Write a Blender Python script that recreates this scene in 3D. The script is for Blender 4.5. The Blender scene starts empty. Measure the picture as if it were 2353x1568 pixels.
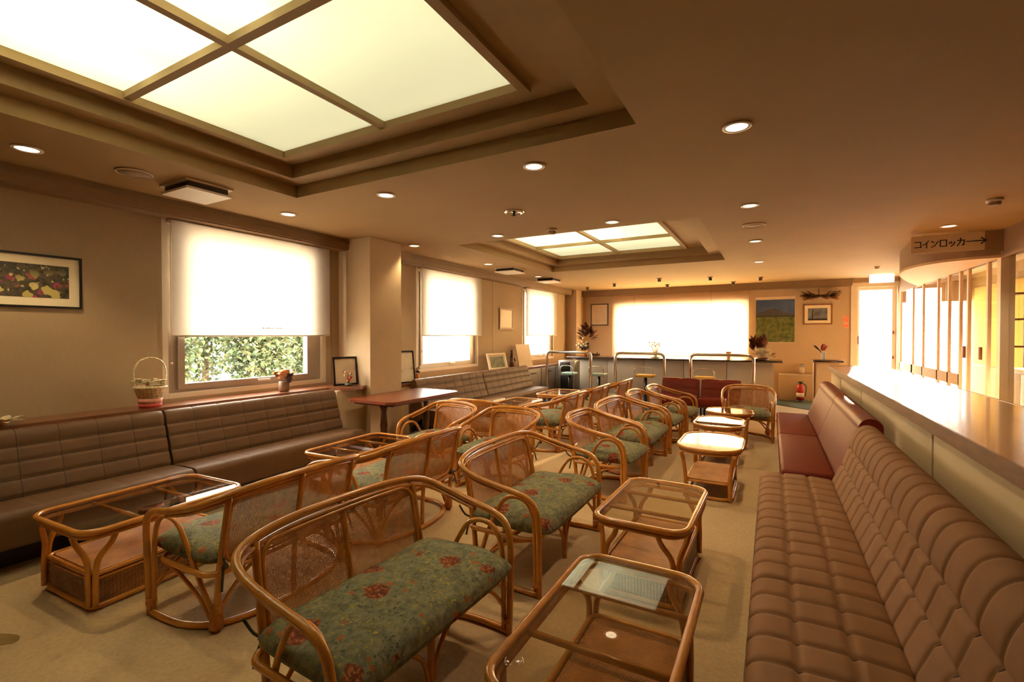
import bpy, bmesh, math, random
from mathutils import Vector, Matrix
random.seed(7)
S = bpy.context.scene
C = S.collection
PI = math.pi

# ------------------------------------------------------------------ camera, world, sun, exposure
CAM_H = 1.45
cam_d = bpy.data.cameras.new('camera'); cam = bpy.data.objects.new('camera', cam_d); C.objects.link(cam)
cam_d.sensor_fit = 'HORIZONTAL'; cam_d.sensor_width = 36.0
cam_d.lens = 36.0 * 1074.0 / 2353.0
cam_d.clip_start = 0.02; cam_d.clip_end = 300
cam.location = (0, 0, CAM_H)
cam.rotation_euler = (math.radians(90 - 0.747), 0, math.radians(29.0))
S.camera = cam

S.view_settings.view_transform = 'Standard'; S.view_settings.look = 'None'
S.view_settings.gamma = 1.0; S.view_settings.use_curve_mapping = False
S.view_settings.exposure = 0.85
S.cycles.max_bounces = 8; S.cycles.diffuse_bounces = 5; S.cycles.glossy_bounces = 4
S.cycles.transmission_bounces = 6; S.cycles.transparent_max_bounces = 24
S.cycles.sample_clamp_indirect = 6.0
S.cycles.caustics_reflective = False; S.cycles.caustics_refractive = False
S.cycles.use_denoising = True

SKY = 15.0
w = bpy.data.worlds.new('world'); S.world = w; w.use_nodes = True
wb = w.node_tree.nodes['Background']; wb.inputs['Color'].default_value = (1.0, 0.94, 0.80, 1); wb.inputs['Strength'].default_value = SKY

sun_d = bpy.data.lights.new('sun', 'SUN'); sun = bpy.data.objects.new('sun', sun_d); C.objects.link(sun)
sun_d.energy = 50.0; sun_d.color = (1.0, 0.72, 0.40); sun_d.angle = math.radians(1.2)
sun.rotation_euler = Vector((-0.14, -1.0, -0.218)).to_track_quat('-Z', 'Y').to_euler()

# ------------------------------------------------------------------ materials
def nt(name):
    m = bpy.data.materials.new(name); m.use_nodes = True
    t = m.node_tree; b = t.nodes['Principled BSDF']
    return m, t, b
def col(c): return (c[0], c[1], c[2], 1)
def coords(t, kind='Object', scale=(1, 1, 1)):
    tc = t.nodes.new('ShaderNodeTexCoord'); mp = t.nodes.new('ShaderNodeMapping')
    mp.inputs['Scale'].default_value = scale
    t.links.new(tc.outputs[kind], mp.inputs['Vector']); return mp.outputs['Vector']
def ramp(t, fac, stops, interp='LINEAR'):
    r = t.nodes.new('ShaderNodeValToRGB'); r.color_ramp.interpolation = interp
    e = r.color_ramp.elements
    while len(e) < len(stops): e.new(0.5)
    for k, (p, c) in enumerate(stops): e[k].position = p; e[k].color = col(c)
    t.links.new(fac, r.inputs['Fac']); return r.outputs['Color']
def noise(t, vec, scale, detail=4, rough=0.6):
    n = t.nodes.new('ShaderNodeTexNoise'); n.inputs['Scale'].default_value = scale
    n.inputs['Detail'].default_value = detail; n.inputs['Roughness'].default_value = rough
    if vec is not None: t.links.new(vec, n.inputs['Vector'])
    return n.outputs['Fac']
def voronoi(t, vec, scale, out='Distance', feature='F1'):
    n = t.nodes.new('ShaderNodeTexVoronoi'); n.feature = feature; n.inputs['Scale'].default_value = scale
    t.links.new(vec, n.inputs['Vector']); return n.outputs[out]
def mix(t, fac, a, b):
    n = t.nodes.new('ShaderNodeMix'); n.data_type = 'RGBA'
    if isinstance(fac, float): n.inputs[0].default_value = fac
    else: t.links.new(fac, n.inputs[0])
    for i, v in ((6, a), (7, b)):
        if isinstance(v, tuple): n.inputs[i].default_value = col(v)
        else: t.links.new(v, n.inputs[i])
    return n.outputs[2]
def math_(t, op, a, b=None):
    n = t.nodes.new('ShaderNodeMath'); n.operation = op
    for i, v in ((0, a), (1, b)):
        if v is None: continue
        if isinstance(v, (int, float)): n.inputs[i].default_value = v
        else: t.links.new(v, n.inputs[i])
    return n.outputs[0]
def bump(t, b, h, strength=0.2, dist=0.01):
    n = t.nodes.new('ShaderNodeBump'); n.inputs['Strength'].default_value = strength; n.inputs['Distance'].default_value = dist
    t.links.new(h, n.inputs['Height']); t.links.new(n.outputs['Normal'], b.inputs['Normal'])
def plain(name, c, rough=0.6, var=0.12, scale=8, metal=0.0, coat=0.0, spec=0.5, bstr=0.0, bscale=200):
    m, t, b = nt(name); v = coords(t)
    f = noise(t, v, scale)
    lo = tuple(x * (1 - var) for x in c); hi = tuple(min(1, x * (1 + var)) for x in c)
    t.links.new(ramp(t, f, [(0.3, lo), (0.7, hi)]), b.inputs['Base Color'])
    b.inputs['Roughness'].default_value = rough; b.inputs['Metallic'].default_value = metal
    b.inputs['Coat Weight'].default_value = coat; b.inputs['Specular IOR Level'].default_value = spec
    if bstr: bump(t, b, noise(t, v, bscale, 2), bstr, 0.004)
    return m
def emit(name, c, s):
    m, t, b = nt(name); b.inputs['Base Color'].default_value = col(c); b.inputs['Emission Color'].default_value = col(c)
    b.inputs['Emission Strength'].default_value = s; return m
def glass(name, tint=(1, 1, 1), ior=1.45):
    m, t, b = nt(name); t.nodes.remove(b); out = t.nodes['Material Output']
    tr = t.nodes.new('ShaderNodeBsdfTransparent'); tr.inputs[0].default_value = col(tint)
    gl = t.nodes.new('ShaderNodeBsdfGlossy'); gl.inputs['Roughness'].default_value = 0.01
    fr = t.nodes.new('ShaderNodeFresnel'); fr.inputs[0].default_value = ior
    mx = t.nodes.new('ShaderNodeMixShader')
    ge = t.nodes.new('ShaderNodeNewGeometry')
    t.links.new(math_(t, 'MULTIPLY', fr.outputs[0], math_(t, 'SUBTRACT', 1.0, ge.outputs['Backfacing'])), mx.inputs[0]); t.links.new(tr.outputs[0], mx.inputs[1]); t.links.new(gl.outputs[0], mx.inputs[2])
    t.links.new(mx.outputs[0], out.inputs[0]); return m
def translucent(name, c, tc, f, weave=0):
    m, t, b = nt(name); t.nodes.remove(b); out = t.nodes['Material Output']
    d = t.nodes.new('ShaderNodeBsdfDiffuse'); d.inputs[0].default_value = col(c)
    tl = t.nodes.new('ShaderNodeBsdfTranslucent'); tl.inputs[0].default_value = col(tc)
    mx = t.nodes.new('ShaderNodeMixShader'); mx.inputs[0].default_value = f
    t.links.new(d.outputs[0], mx.inputs[1]); t.links.new(tl.outputs[0], mx.inputs[2])
    t.links.new(mx.outputs[0], out.inputs[0]); return m

M = {}
M['ceiling'] = plain('ceiling_paper', (0.345, 0.220, 0.092), 0.9, 0.05, 1.2)
M['cove'] = plain('cove_plaster', (0.37, 0.245, 0.11), 0.8, 0.04)
M['cornice'] = plain('cornice_wood', (0.25, 0.155, 0.078), 0.6, 0.06)
M['white_trim'] = plain('white_trim', (0.66, 0.54, 0.42), 0.5, 0.04)
def wall_fabric():
    m, t, b = nt('wall_fabric'); v = coords(t)
    f = noise(t, coords(t, 'Object', (60, 60, 4)), 3.0, 3); g = noise(t, v, 0.9)
    c = mix(t, 0.5, ramp(t, f, [(0.3, (0.36, 0.255, 0.15)), (0.7, (0.43, 0.31, 0.19))]), ramp(t, g, [(0.3, (0.36, 0.255, 0.15)), (0.7, (0.44, 0.315, 0.19))]))
    t.links.new(c, b.inputs['Base Color']); b.inputs['Roughness'].default_value = 0.9
    bump(t, b, f, 0.15, 0.003); return m
M['wall'] = wall_fabric()
M['column'] = plain('column_paper', (0.50, 0.365, 0.22), 0.85, 0.04, 3)
M['far_wall'] = plain('far_wall_paper', (0.50, 0.36, 0.22), 0.8, 0.04, 2)
def carpet():
    m, t, b = nt('carpet'); v = coords(t)
    f = noise(t, v, 260, 2, 0.7); g = noise(t, v, 1.3, 5); h = noise(t, v, 45, 3)
    c1 = ramp(t, f, [(0.25, (0.37, 0.25, 0.13)), (0.75, (0.70, 0.50, 0.29))])
    c2 = ramp(t, g, [(0.3, (0.44, 0.305, 0.165)), (0.75, (0.64, 0.46, 0.265))])
    c = mix(t, 0.55, c1, c2)
    c = mix(t, 0.25, c, ramp(t, h, [(0.35, (0.36, 0.24, 0.125)), (0.65, (0.64, 0.46, 0.265))]))
    t.links.new(c, b.inputs['Base Color']); b.inputs['Roughness'].default_value = 0.95; b.inputs['Specular IOR Level'].default_value = 0.1
    bump(t, b, f, 0.5, 0.006); return m
M['carpet'] = carpet()
M['vinyl'] = plain('light_vinyl', (0.55, 0.45, 0.30), 0.35, 0.06, 2)
M['blue_vinyl'] = plain('blue_grey_vinyl', (0.13, 0.15, 0.19), 0.25, 0.15, 2)  # vinyl with the bluish window reflection put into its colour
M['green_mat'] = plain('green_mat', (0.035, 0.050, 0.020), 0.9, 0.15, 60)
M['stain'] = plain('old_stain', (0.22, 0.13, 0.03), 0.9, 0.2, 20)
def rattan():
    m, t, b = nt('rattan_pole'); v = coords(t)
    f = noise(t, v, 14, 4); g = noise(t, v, 2.2, 2)
    c = mix(t, 0.5, ramp(t, f, [(0.3, (0.37, 0.125, 0.014)), (0.7, (0.66, 0.27, 0.036))]), ramp(t, g, [(0.35, (0.39, 0.13, 0.014)), (0.65, (0.68, 0.285, 0.040))]))
    t.links.new(c, b.inputs['Base Color']); b.inputs['Roughness'].default_value = 0.26
    b.inputs['Coat Weight'].default_value = 0.35; b.inputs['Coat Roughness'].default_value = 0.12
    return m
M['rattan'] = rattan()
M['binding'] = plain('rattan_binding', (0.42, 0.145, 0.02), 0.4, 0.25, 60)
def cane():
    m, t, b = nt('woven_cane'); out = t.nodes['Material Output']
    tc = t.nodes.new('ShaderNodeTexCoord'); sp = t.nodes.new('ShaderNodeSeparateXYZ'); t.links.new(tc.outputs['UV'], sp.inputs[0])
    a = math_(t, 'LESS_THAN', math_(t, 'FRACT', math_(t, 'MULTIPLY', sp.outputs[0], 150.0)), 0.48)
    c_ = math_(t, 'LESS_THAN', math_(t, 'FRACT', math_(t, 'MULTIPLY', sp.outputs[1], 150.0)), 0.48)
    fac = math_(t, 'MAXIMUM', a, c_)
    n = noise(t, coords(t), 25, 3)
    t.links.new(ramp(t, n, [(0.3, (0.36, 0.12, 0.025)), (0.7, (0.58, 0.24, 0.06))]), b.inputs['Base Color'])
    b.inputs['Roughness'].default_value = 0.4
    tr = t.nodes.new('ShaderNodeBsdfTransparent'); mx = t.nodes.new('ShaderNodeMixShader')
    t.links.new(fac, mx.inputs[0]); t.links.new(tr.outputs[0], mx.inputs[1]); t.links.new(b.outputs[0], mx.inputs[2])
    t.links.new(mx.outputs[0], out.inputs[0]); return m
M['cane'] = cane()
def wicker(name, a, c, n=90):
    m, t, b = nt(name)
    v = coords(t); sp = t.nodes.new('ShaderNodeSeparateXYZ'); t.links.new(v, sp.inputs[0])
    u = math_(t, 'ADD', sp.outputs[0], sp.outputs[1]); 
    s1 = math_(t, 'SINE', math_(t, 'MULTIPLY', sp.outputs[1], n * 3.3)); s2 = math_(t, 'SINE', math_(t, 'MULTIPLY', sp.outputs[0], n * 3.3)); s3 = math_(t, 'SINE', math_(t, 'MULTIPLY', sp.outputs[2], n * 5.0))
    h = math_(t, 'ADD', math_(t, 'MULTIPLY', s1, s2), math_(t, 'MULTIPLY', s3, 0.6))
    g = math_(t, 'ADD', math_(t, 'MULTIPLY', h, 0.22), noise(t, v, 6, 3))
    t.links.new(ramp(t, g, [(0.3, a), (0.75, c)]), b.inputs['Base Color']); b.inputs['Roughness'].default_value = 0.4
    bump(t, b, h, 0.5, 0.004); return m
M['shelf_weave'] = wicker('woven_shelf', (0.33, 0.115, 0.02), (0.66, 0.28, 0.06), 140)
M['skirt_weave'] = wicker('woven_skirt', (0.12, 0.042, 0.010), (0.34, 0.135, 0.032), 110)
def floral():
    m, t, b = nt('floral_fabric'); v = coords(t); v2 = coords(t, 'Object', (1.0, 1.0, 1.0))
    base = ramp(t, noise(t, v, 30, 5, 0.7), [(0.30, (0.085, 0.082, 0.050)), (0.5, (0.170, 0.165, 0.098)), (0.7, (0.27, 0.25, 0.145))])
    leaf = ramp(t, noise(t, v, 64, 3, 0.6), [(0.56, (0, 0, 0)), (0.62, (0.9, 0.9, 0.9))])
    base = mix(t, leaf, base, ramp(t, noise(t, v, 9, 2), [(0.42, (0.055, 0.06, 0.035)), (0.5, (0.30, 0.23, 0.045)), (0.62, (0.38, 0.29, 0.05))]))
    # warped coordinates so that the blossoms have ragged rims
    wn = t.nodes.new('ShaderNodeTexNoise'); wn.inputs['Scale'].default_value = 30; t.links.new(v, wn.inputs['Vector'])
    va = t.nodes.new('ShaderNodeVectorMath'); va.operation = 'MULTIPLY_ADD'
    t.links.new(wn.outputs['Color'], va.inputs[0]); va.inputs[1].default_value = (0.05, 0.05, 0.05); t.links.new(v2, va.inputs[2])
    small = ramp(t, voronoi(t, va.outputs[0], 15), [(0.17, (1, 1, 1)), (0.23, (0, 0, 0))])
    pick = ramp(t, voronoi(t, va.outputs[0], 15, 'Color'), [(0.42, (0, 0, 0)), (0.46, (1, 1, 1))])
    sm = math_(t, 'MULTIPLY', small, pick)
    base = mix(t, sm, base, (0.34, 0.105, 0.035))
    big = ramp(t, voronoi(t, va.outputs[0], 5.2), [(0.25, (1, 1, 1)), (0.29, (0, 0, 0))])
    petals = ramp(t, voronoi(t, va.outputs[0], 62), [(0.15, (0.42, 0.16, 0.06)), (0.5, (0.20, 0.045, 0.018)), (0.8, (0.09, 0.02, 0.01))])
    base = mix(t, big, base, petals)
    t.links.new(base, b.inputs['Base Color']); b.inputs['Roughness'].default_value = 0.85; b.inputs['Specular IOR Level'].default_value = 0.2
    bump(t, b, noise(t, v, 300, 2), 0.2, 0.002); return m
M['floral'] = floral()
M['tie'] = plain('dark_green_tie', (0.07, 0.07, 0.035), 0.8, 0.2)
def leather(name, c, rough, dirt, spec=0.3):
    m, t, b = nt(name); v = coords(t)
    f = noise(t, v, 5, 5, 0.6)
    t.links.new(ramp(t, f, [(0.3, tuple(x * (1 - dirt) for x in c)), (0.7, tuple(x * (1 + dirt) for x in c))]), b.inputs['Base Color'])
    b.inputs['Roughness'].default_value = rough; b.inputs['Specular IOR Level'].default_value = spec
    bump(t, b, noise(t, v, 350, 2), 0.10, 0.002); return m
M['brown_vinyl'] = leather('brown_vinyl', (0.122, 0.060, 0.027), 0.55, 0.10)
M['tan_cloth'] = leather('tan_quilt', (0.245, 0.115, 0.050), 0.8, 0.10)
M['red_vinyl'] = leather('oxblood_vinyl', (0.140, 0.016, 0.006), 0.5, 0.10, 0.14)
M['dark_vinyl'] = leather('dark_red_piping', (0.10, 0.02, 0.015), 0.4, 0.1)
M['welt'] = plain('dark_brown_welt', (0.085, 0.036, 0.015), 0.8, 0.1)  # dark colour that stands in for crease shade on the tan benches
M['dark_welt'] = plain('near_black_welt', (0.05, 0.024, 0.011), 0.7, 0.1)  # crease shade put into colour for the wall bench seams
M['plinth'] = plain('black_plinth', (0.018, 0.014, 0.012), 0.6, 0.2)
M['steel'] = plain('chrome', (0.75, 0.72, 0.68), 0.18, 0.04, 3, 1.0)
M['alu'] = plain('window_aluminium', (0.42, 0.35, 0.28), 0.4, 0.05, 3, 0.5)
M['white_frame'] = plain('cream_frame', (0.72, 0.62, 0.50), 0.5, 0.03)
M['peach_frame'] = plain('peach_frame', (0.84, 0.62, 0.45), 0.5, 0.03)  # lens flare over the mullions is put into this peach colour
M['glass'] = glass('window_glass', (0.97, 0.97, 0.97))
M['table_glass'] = glass('smoked_table_glass', (0.90, 0.86, 0.78), 2.1)
M['dark_wood'] = plain('dark_red_wood', (0.10, 0.035, 0.016), 0.35, 0.2, 6, coat=0.3)
def woodgrain(name, a, c, rough, coat, sc=(2, 14, 14)):
    m, t, b = nt(name); v = coords(t, 'Object', sc)
    f = noise(t, v, 3.0, 6, 0.65)
    t.links.new(ramp(t, f, [(0.3, a), (0.7, c)]), b.inputs['Base Color'])
    b.inputs['Roughness'].default_value = rough; b.inputs['Coat Weight'].default_value = coat; b.inputs['Coat Roughness'].default_value = 0.08
    return m
M['counter_wood'] = woodgrain('polished_counter_wood', (0.24, 0.075, 0.014), (0.50, 0.20, 0.040), 0.24, 0.5, (14, 1.6, 14))
M['edge_wood'] = woodgrain('counter_edge', (0.11, 0.045, 0.018), (0.22, 0.10, 0.04), 0.4, 0.2, (14, 2, 14))
M['table_wood'] = woodgrain('mahogany', (0.13, 0.024, 0.010), (0.23, 0.050, 0.018), 0.3, 0.5)
M['ledge_wood'] = woodgrain('ledge_wood', (0.14, 0.045, 0.02), (0.25, 0.09, 0.04), 0.3, 0.4, (14, 1.5, 14))
M['panel'] = plain('partition_panel', (0.56, 0.43, 0.265), 0.85, 0.05, 3)
M['bar_panel'] = plain('bar_front_panel', (0.56, 0.46, 0.33), 0.5, 0.04, 3)
M['bar_top'] = plain('bar_top', (0.055, 0.03, 0.02), 0.22, 0.1, 4, coat=0.4)
M['black'] = plain('black_lacquer', (0.012, 0.009, 0.008), 0.35, 0.1)
M['mat_board'] = plain('mat_board', (0.80, 0.68, 0.47), 0.8, 0.03)
M['paper'] = plain('cream_paper', (0.78, 0.62, 0.44), 0.8, 0.06, 12)
M['grey_paper'] = plain('grey_drawing_paper', (0.55, 0.50, 0.46), 0.8, 0.25, 14)
M['grey_frame'] = plain('olive_frame', (0.10, 0.08, 0.05), 0.5, 0.1)
M['brown_frame'] = plain('brown_frame', (0.22, 0.09, 0.035), 0.5, 0.15)
M['white'] = plain('white_paint', (0.80, 0.76, 0.70), 0.5, 0.03)
M['cream'] = plain('cream_plastic', (0.62, 0.50, 0.36), 0.5, 0.04)
M['grille'] = plain('speaker_grille', (0.33, 0.23, 0.15), 0.7, 0.08, 120)
M['vent_dark'] = plain('vent_dark', (0.035, 0.02, 0.012), 0.8, 0.2)
M['blind'] = translucent('blind_cloth', (0.62, 0.53, 0.42), (0.86, 0.80, 0.72), 0.55)
M['far_blind'] = translucent('far_blind_cloth', (0.60, 0.42, 0.25), (0.96, 0.86, 0.68), 0.72)
M['yellow_blind'] = translucent('yellow_blind_cloth', (0.66, 0.48, 0.18), (0.72, 0.52, 0.20), 0.22)
M['diffuser'] = None
def diffuser():
    m, t, b = nt('light_diffuser'); out = t.nodes['Material Output']; t.nodes.remove(b)
    tl = t.nodes.new('ShaderNodeBsdfTranslucent'); tl.inputs[0].default_value = (0.80, 0.81, 0.68, 1)
    df = t.nodes.new('ShaderNodeBsdfDiffuse'); df.inputs[0].default_value = (0.55, 0.52, 0.42, 1)
    mx = t.nodes.new('ShaderNodeMixShader'); mx.inputs[0].default_value = 0.6
    em = t.nodes.new('ShaderNodeEmission'); em.inputs[0].default_value = (0.86, 0.90, 0.70, 1); em.inputs[1].default_value = 0.10
    ad = t.nodes.new('ShaderNodeAddShader')
    t.links.new(df.outputs[0], mx.inputs[1]); t.links.new(tl.outputs[0], mx.inputs[2])
    t.links.new(mx.outputs[0], ad.inputs[0]); t.links.new(em.outputs[0], ad.inputs[1]); t.links.new(ad.outputs[0], out.inputs[0])
    return m
M['diffuser'] = diffuser()
M['tube_lamp'] = emit('fluorescent_tube', (1.0, 0.98, 0.88), 270.0)
M['bulb'] = emit('downlight_bulb', (1.0, 0.78, 0.48), 2.6)
M['exit_lamp'] = emit('exit_lamp_face', (1.0, 0.97, 0.90), 5.0)
M['reflector'] = plain('downlight_reflector', (0.75, 0.55, 0.35), 0.3, 0.03)
M['leaf_dry'] = plain('dried_leaf', (0.13, 0.040, 0.015), 0.8, 0.35, 30)
M['leaf_orange'] = plain('dried_orange_grass', (0.36, 0.11, 0.02), 0.8, 0.3, 30)
M['leaf_dark'] = plain('dark_leaf', (0.045, 0.05, 0.02), 0.7, 0.3, 30)
M['petal_white'] = plain('cream_petal', (0.74, 0.66, 0.46), 0.7, 0.12, 30)
M['petal_pink'] = plain('pink_petal', (0.62, 0.20, 0.18), 0.7, 0.2, 30)
M['petal_peach'] = plain('peach_petal', (0.70, 0.36, 0.17), 0.7, 0.2, 30)
M['petal_violet'] = plain('violet_petal', (0.15, 0.10, 0.13), 0.7, 0.3, 30)
M['petal_red'] = plain('red_petal', (0.50, 0.10, 0.03), 0.7, 0.2, 30)
M['pot_wood'] = plain('wooden_pot', (0.20, 0.10, 0.045), 0.6, 0.25, 18)
M['copper'] = plain('copper_pot', (0.55, 0.20, 0.05), 0.35, 0.15, 8, 0.6)
M['basket'] = wicker('cream_wicker', (0.62, 0.51, 0.30), (0.86, 0.75, 0.48), 50)
M['basket_red'] = plain('basket_red_band', (0.45, 0.06, 0.05), 0.7, 0.2, 40)
M['basket_pink'] = plain('basket_pink_band', (0.66, 0.30, 0.24), 0.7, 0.2, 40)
M['lace'] = plain('cream_lace', (0.66, 0.56, 0.36), 0.8, 0.12, 40)
M['yellow_seat'] = plain('yellow_seat', (0.62, 0.36, 0.015), 0.4, 0.08)
M['cyan_seat'] = plain('cyan_seat', (0.35, 0.58, 0.60), 0.4, 0.06)
M['mint_seat'] = plain('mint_seat', (0.28, 0.38, 0.30), 0.4, 0.06)
M['red_paint'] = plain('red_paint', (0.45, 0.015, 0.015), 0.3, 0.1)
M['notice_red'] = plain('notice_red', (0.75, 0.22, 0.12), 0.7, 0.15, 30)
M['sign_board'] = plain('sign_board', (0.66, 0.52, 0.33), 0.7, 0.03)
M['sign_ink'] = plain('sign_ink', (0.03, 0.035, 0.035), 0.6, 0.1)
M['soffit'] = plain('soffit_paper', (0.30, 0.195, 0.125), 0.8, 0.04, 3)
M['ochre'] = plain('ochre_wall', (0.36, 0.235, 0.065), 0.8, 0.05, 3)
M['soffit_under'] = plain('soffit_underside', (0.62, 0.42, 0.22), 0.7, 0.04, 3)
M['cab_white'] = plain('cabinet_grey', (0.33, 0.29, 0.245), 0.5, 0.05)
M['foliage'] = plain('hedge_leaf', (0.07, 0.105, 0.045), 0.9, 0.45, 3)
M['foliage_y'] = plain('hedge_leaf_pale', (0.13, 0.14, 0.06), 0.9, 0.3, 3)
M['trunk'] = plain('bark', (0.12, 0.08, 0.05), 0.9, 0.2)
M['pavement'] = plain('pale_pavement', (0.62, 0.60, 0.55), 0.9, 0.08, 1)
M['tin'] = plain('grey_metal', (0.30, 0.28, 0.27), 0.35, 0.1, 8, 0.7)

# ------------------------------------------------------------------ mesh helpers
class MB:
    def __init__(s): s.v = []; s.f = []; s.sm = []; s.mi = []; s.uv = {}
    def add(s, vs, fs, smooth=False, mi=0):
        o = len(s.v); s.v += [tuple(x) for x in vs]
        for f in fs: s.f.append([i + o for i in f]); s.sm.append(smooth); s.mi.append(mi)
        return s
    def box(s, x0, x1, y0, y1, z0, z1, mi=0):
        vs = [(x, y, z) for z in (z0, z1) for y in (y0, y1) for x in (x0, x1)]
        return s.add(vs, [(0, 2, 3, 1), (4, 5, 7, 6), (0, 1, 5, 4), (2, 6, 7, 3), (0, 4, 6, 2), (1, 3, 7, 5)], False, mi)
    def rbox(s, x0, x1, y0, y1, z0, z1, r=0.01, seg=2, mi=0, smooth=True):
        bm = bmesh.new(); bmesh.ops.create_cube(bm, size=1.0)
        for v in bm.verts: v.co = Vector(((x0 + x1) / 2 + v.co.x * (x1 - x0), (y0 + y1) / 2 + v.co.y * (y1 - y0), (z0 + z1) / 2 + v.co.z * (z1 - z0)))
        bmesh.ops.bevel(bm, geom=list(bm.edges), offset=r, segments=seg, profile=0.5, affect='EDGES')
        bm.verts.index_update(); s.add([v.co for v in bm.verts], [[v.index for v in f.verts] for f in bm.faces], smooth, mi); bm.free(); return s
    def tube(s, pts, r, n=8, closed=False, mi=0, cap=True):
        pts = [Vector(p) for p in pts]; N = len(pts); rs = r if isinstance(r, (list, tuple)) else [r] * N
        rings = []; prev = None
        for i, p in enumerate(pts):
            a = pts[i - 1] if (i > 0 or closed) else pts[i]; b = pts[(i + 1) % N] if (i < N - 1 or closed) else pts[i]
            d = (b - a); d = d.normalized() if d.length > 1e-9 else Vector((0, 0, 1))
            if prev is None:
                q = Vector((0, 0, 1)) if abs(d.z) < 0.9 else Vector((1, 0, 0)); u = d.cross(q).normalized()
            else:
                u = (prev - d * prev.dot(d)); u = u.normalized() if u.length > 1e-6 else d.orthogonal().normalized()
            prev = u; v = d.cross(u)
            rings.append([p + (u * math.cos(2 * PI * k / n) + v * math.sin(2 * PI * k / n)) * rs[i] for k in range(n)])
        vs = [q for rg in rings for q in rg]; fs = []
        for i in range(N if closed else N - 1):
            j = (i + 1) % N
            for k in range(n): fs.append((i * n + k, i * n + (k + 1) % n, j * n + (k + 1) % n, j * n + k))
        if cap and not closed: fs.append(tuple(range(n))[::-1]); fs.append(tuple((N - 1) * n + k for k in range(n)))
        return s.add(vs, fs, True, mi)
    def lathe(s, prof, c=(0, 0, 0), n=20, mi=0, axis='z'):
        vs = []; fs = []
        for (r, z) in prof:
            for k in range(n):
                a = 2 * PI * k / n; x, y = r * math.cos(a), r * math.sin(a)
                vs.append((c[0] + x, c[1] + y, c[2] + z) if axis == 'z' else ((c[0] + z, c[1] + x, c[2] + y) if axis == 'x' else (c[0] + x, c[1] + z, c[2] + y)))
        for i in range(len(prof) - 1):
            for k in range(n): fs.append((i * n + k, i * n + (k + 1) % n, (i + 1) * n + (k + 1) % n, (i + 1) * n + k))
        fs.append(tuple(range(n))[::-1]); fs.append(tuple((len(prof) - 1) * n + k for k in range(n)))
        return s.add(vs, fs, True, mi)
    def ball(s, c, rx, ry=None, rz=None, nu=10, nv=7, mi=0):
        ry = ry or rx; rz = rz or rx; vs = []; fs = []
        for i in range(nv + 1):
            th = PI * i / nv
            for k in range(nu): ph = 2 * PI * k / nu; vs.append((c[0] + rx * math.sin(th) * math.cos(ph), c[1] + ry * math.sin(th) * math.sin(ph), c[2] - rz * math.cos(th)))
        for i in range(nv):
            for k in range(nu): fs.append((i * nu + k, i * nu + (k + 1) % nu, (i + 1) * nu + (k + 1) % nu, (i + 1) * nu + k))
        return s.add(vs, fs, True, mi)
    def prism(s, poly, z0, z1, mi=0, smooth=False):
        n = len(poly); vs = [(x, y, z0) for x, y in poly] + [(x, y, z1) for x, y in poly]
        return s.add(vs, [tuple(range(n))[::-1], tuple(range(n, 2 * n))] + [(i, (i + 1) % n, n + (i + 1) % n, n + i) for i in range(n)], smooth, mi)
    def leaf(s, p, d, L, W, up=(0, 0, 1), mi=0, bend=0.2):
        p = Vector(p); d = Vector(d).normalized(); sd = d.cross(Vector(up)); sd = sd.normalized() if sd.length > 1e-5 else Vector((1, 0, 0)); nn = sd.cross(d)
        a = [p, p + d * L * .35 + sd * W / 2 + nn * bend * L * .2, p + d * L * .7 + sd * W * .35 + nn * bend * L * .2, p + d * L - nn * bend * L * .2, p + d * L * .7 - sd * W * .35 + nn * bend * L * .2, p + d * L * .35 - sd * W / 2 + nn * bend * L * .2]
        return s.add(a, [(0, 1, 2, 3, 4, 5)], True, mi)
    def build(s, name, mat, parent=None, loc=None, rz=0.0):
        me = bpy.data.meshes.new(name); me.from_pydata(s.v, [], s.f)
        me.polygons.foreach_set('use_smooth', s.sm)
        mats = mat if isinstance(mat, (list, tuple)) else [mat]
        for m in mats: me.materials.append(m)
        if len(mats) > 1: me.polygons.foreach_set('material_index', s.mi)
        if s.uv:
            ul = me.uv_layers.new(name='UVMap')
            for lp in me.loops: ul.data[lp.index].uv = s.uv.get(lp.vertex_index, (0, 0))
        me.update()
        o = bpy.data.objects.new(name, me); C.objects.link(o)
        if parent: o.parent = parent
        if loc is not None: o.location = loc
        o.rotation_euler.z = rz
        return o
def tag(o, label=None, cat=None, group=None, kind=None):
    if label: o['label'] = label
    if cat: o['category'] = cat
    if group: o['group'] = group
    if kind: o['kind'] = kind
    return o
def struct(o): o['kind'] = 'structure'; return o
def thing(name, label, cat, loc=(0, 0, 0), rz=0.0, group=None):
    o = bpy.data.objects.new(name, None); C.objects.link(o); o.location = loc; o.rotation_euler.z = rz; o.empty_display_size = 0.1
    return tag(o, label, cat, group)
def dup(root, label, loc, rz=0.0, group=None):
    kids = {}
    for o in bpy.data.objects:
        if o.parent: kids.setdefault(o.parent.name, []).append(o)
    r = root.copy(); C.objects.link(r); r.location = loc; r.rotation_euler.z = rz; r['label'] = label
    if group: r['group'] = group
    for ch in kids.get(root.name, []):
        c = ch.copy(); C.objects.link(c); c.parent = r
        for g in kids.get(ch.name, []):
            d = g.copy(); C.objects.link(d); d.parent = c
    return r
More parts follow.
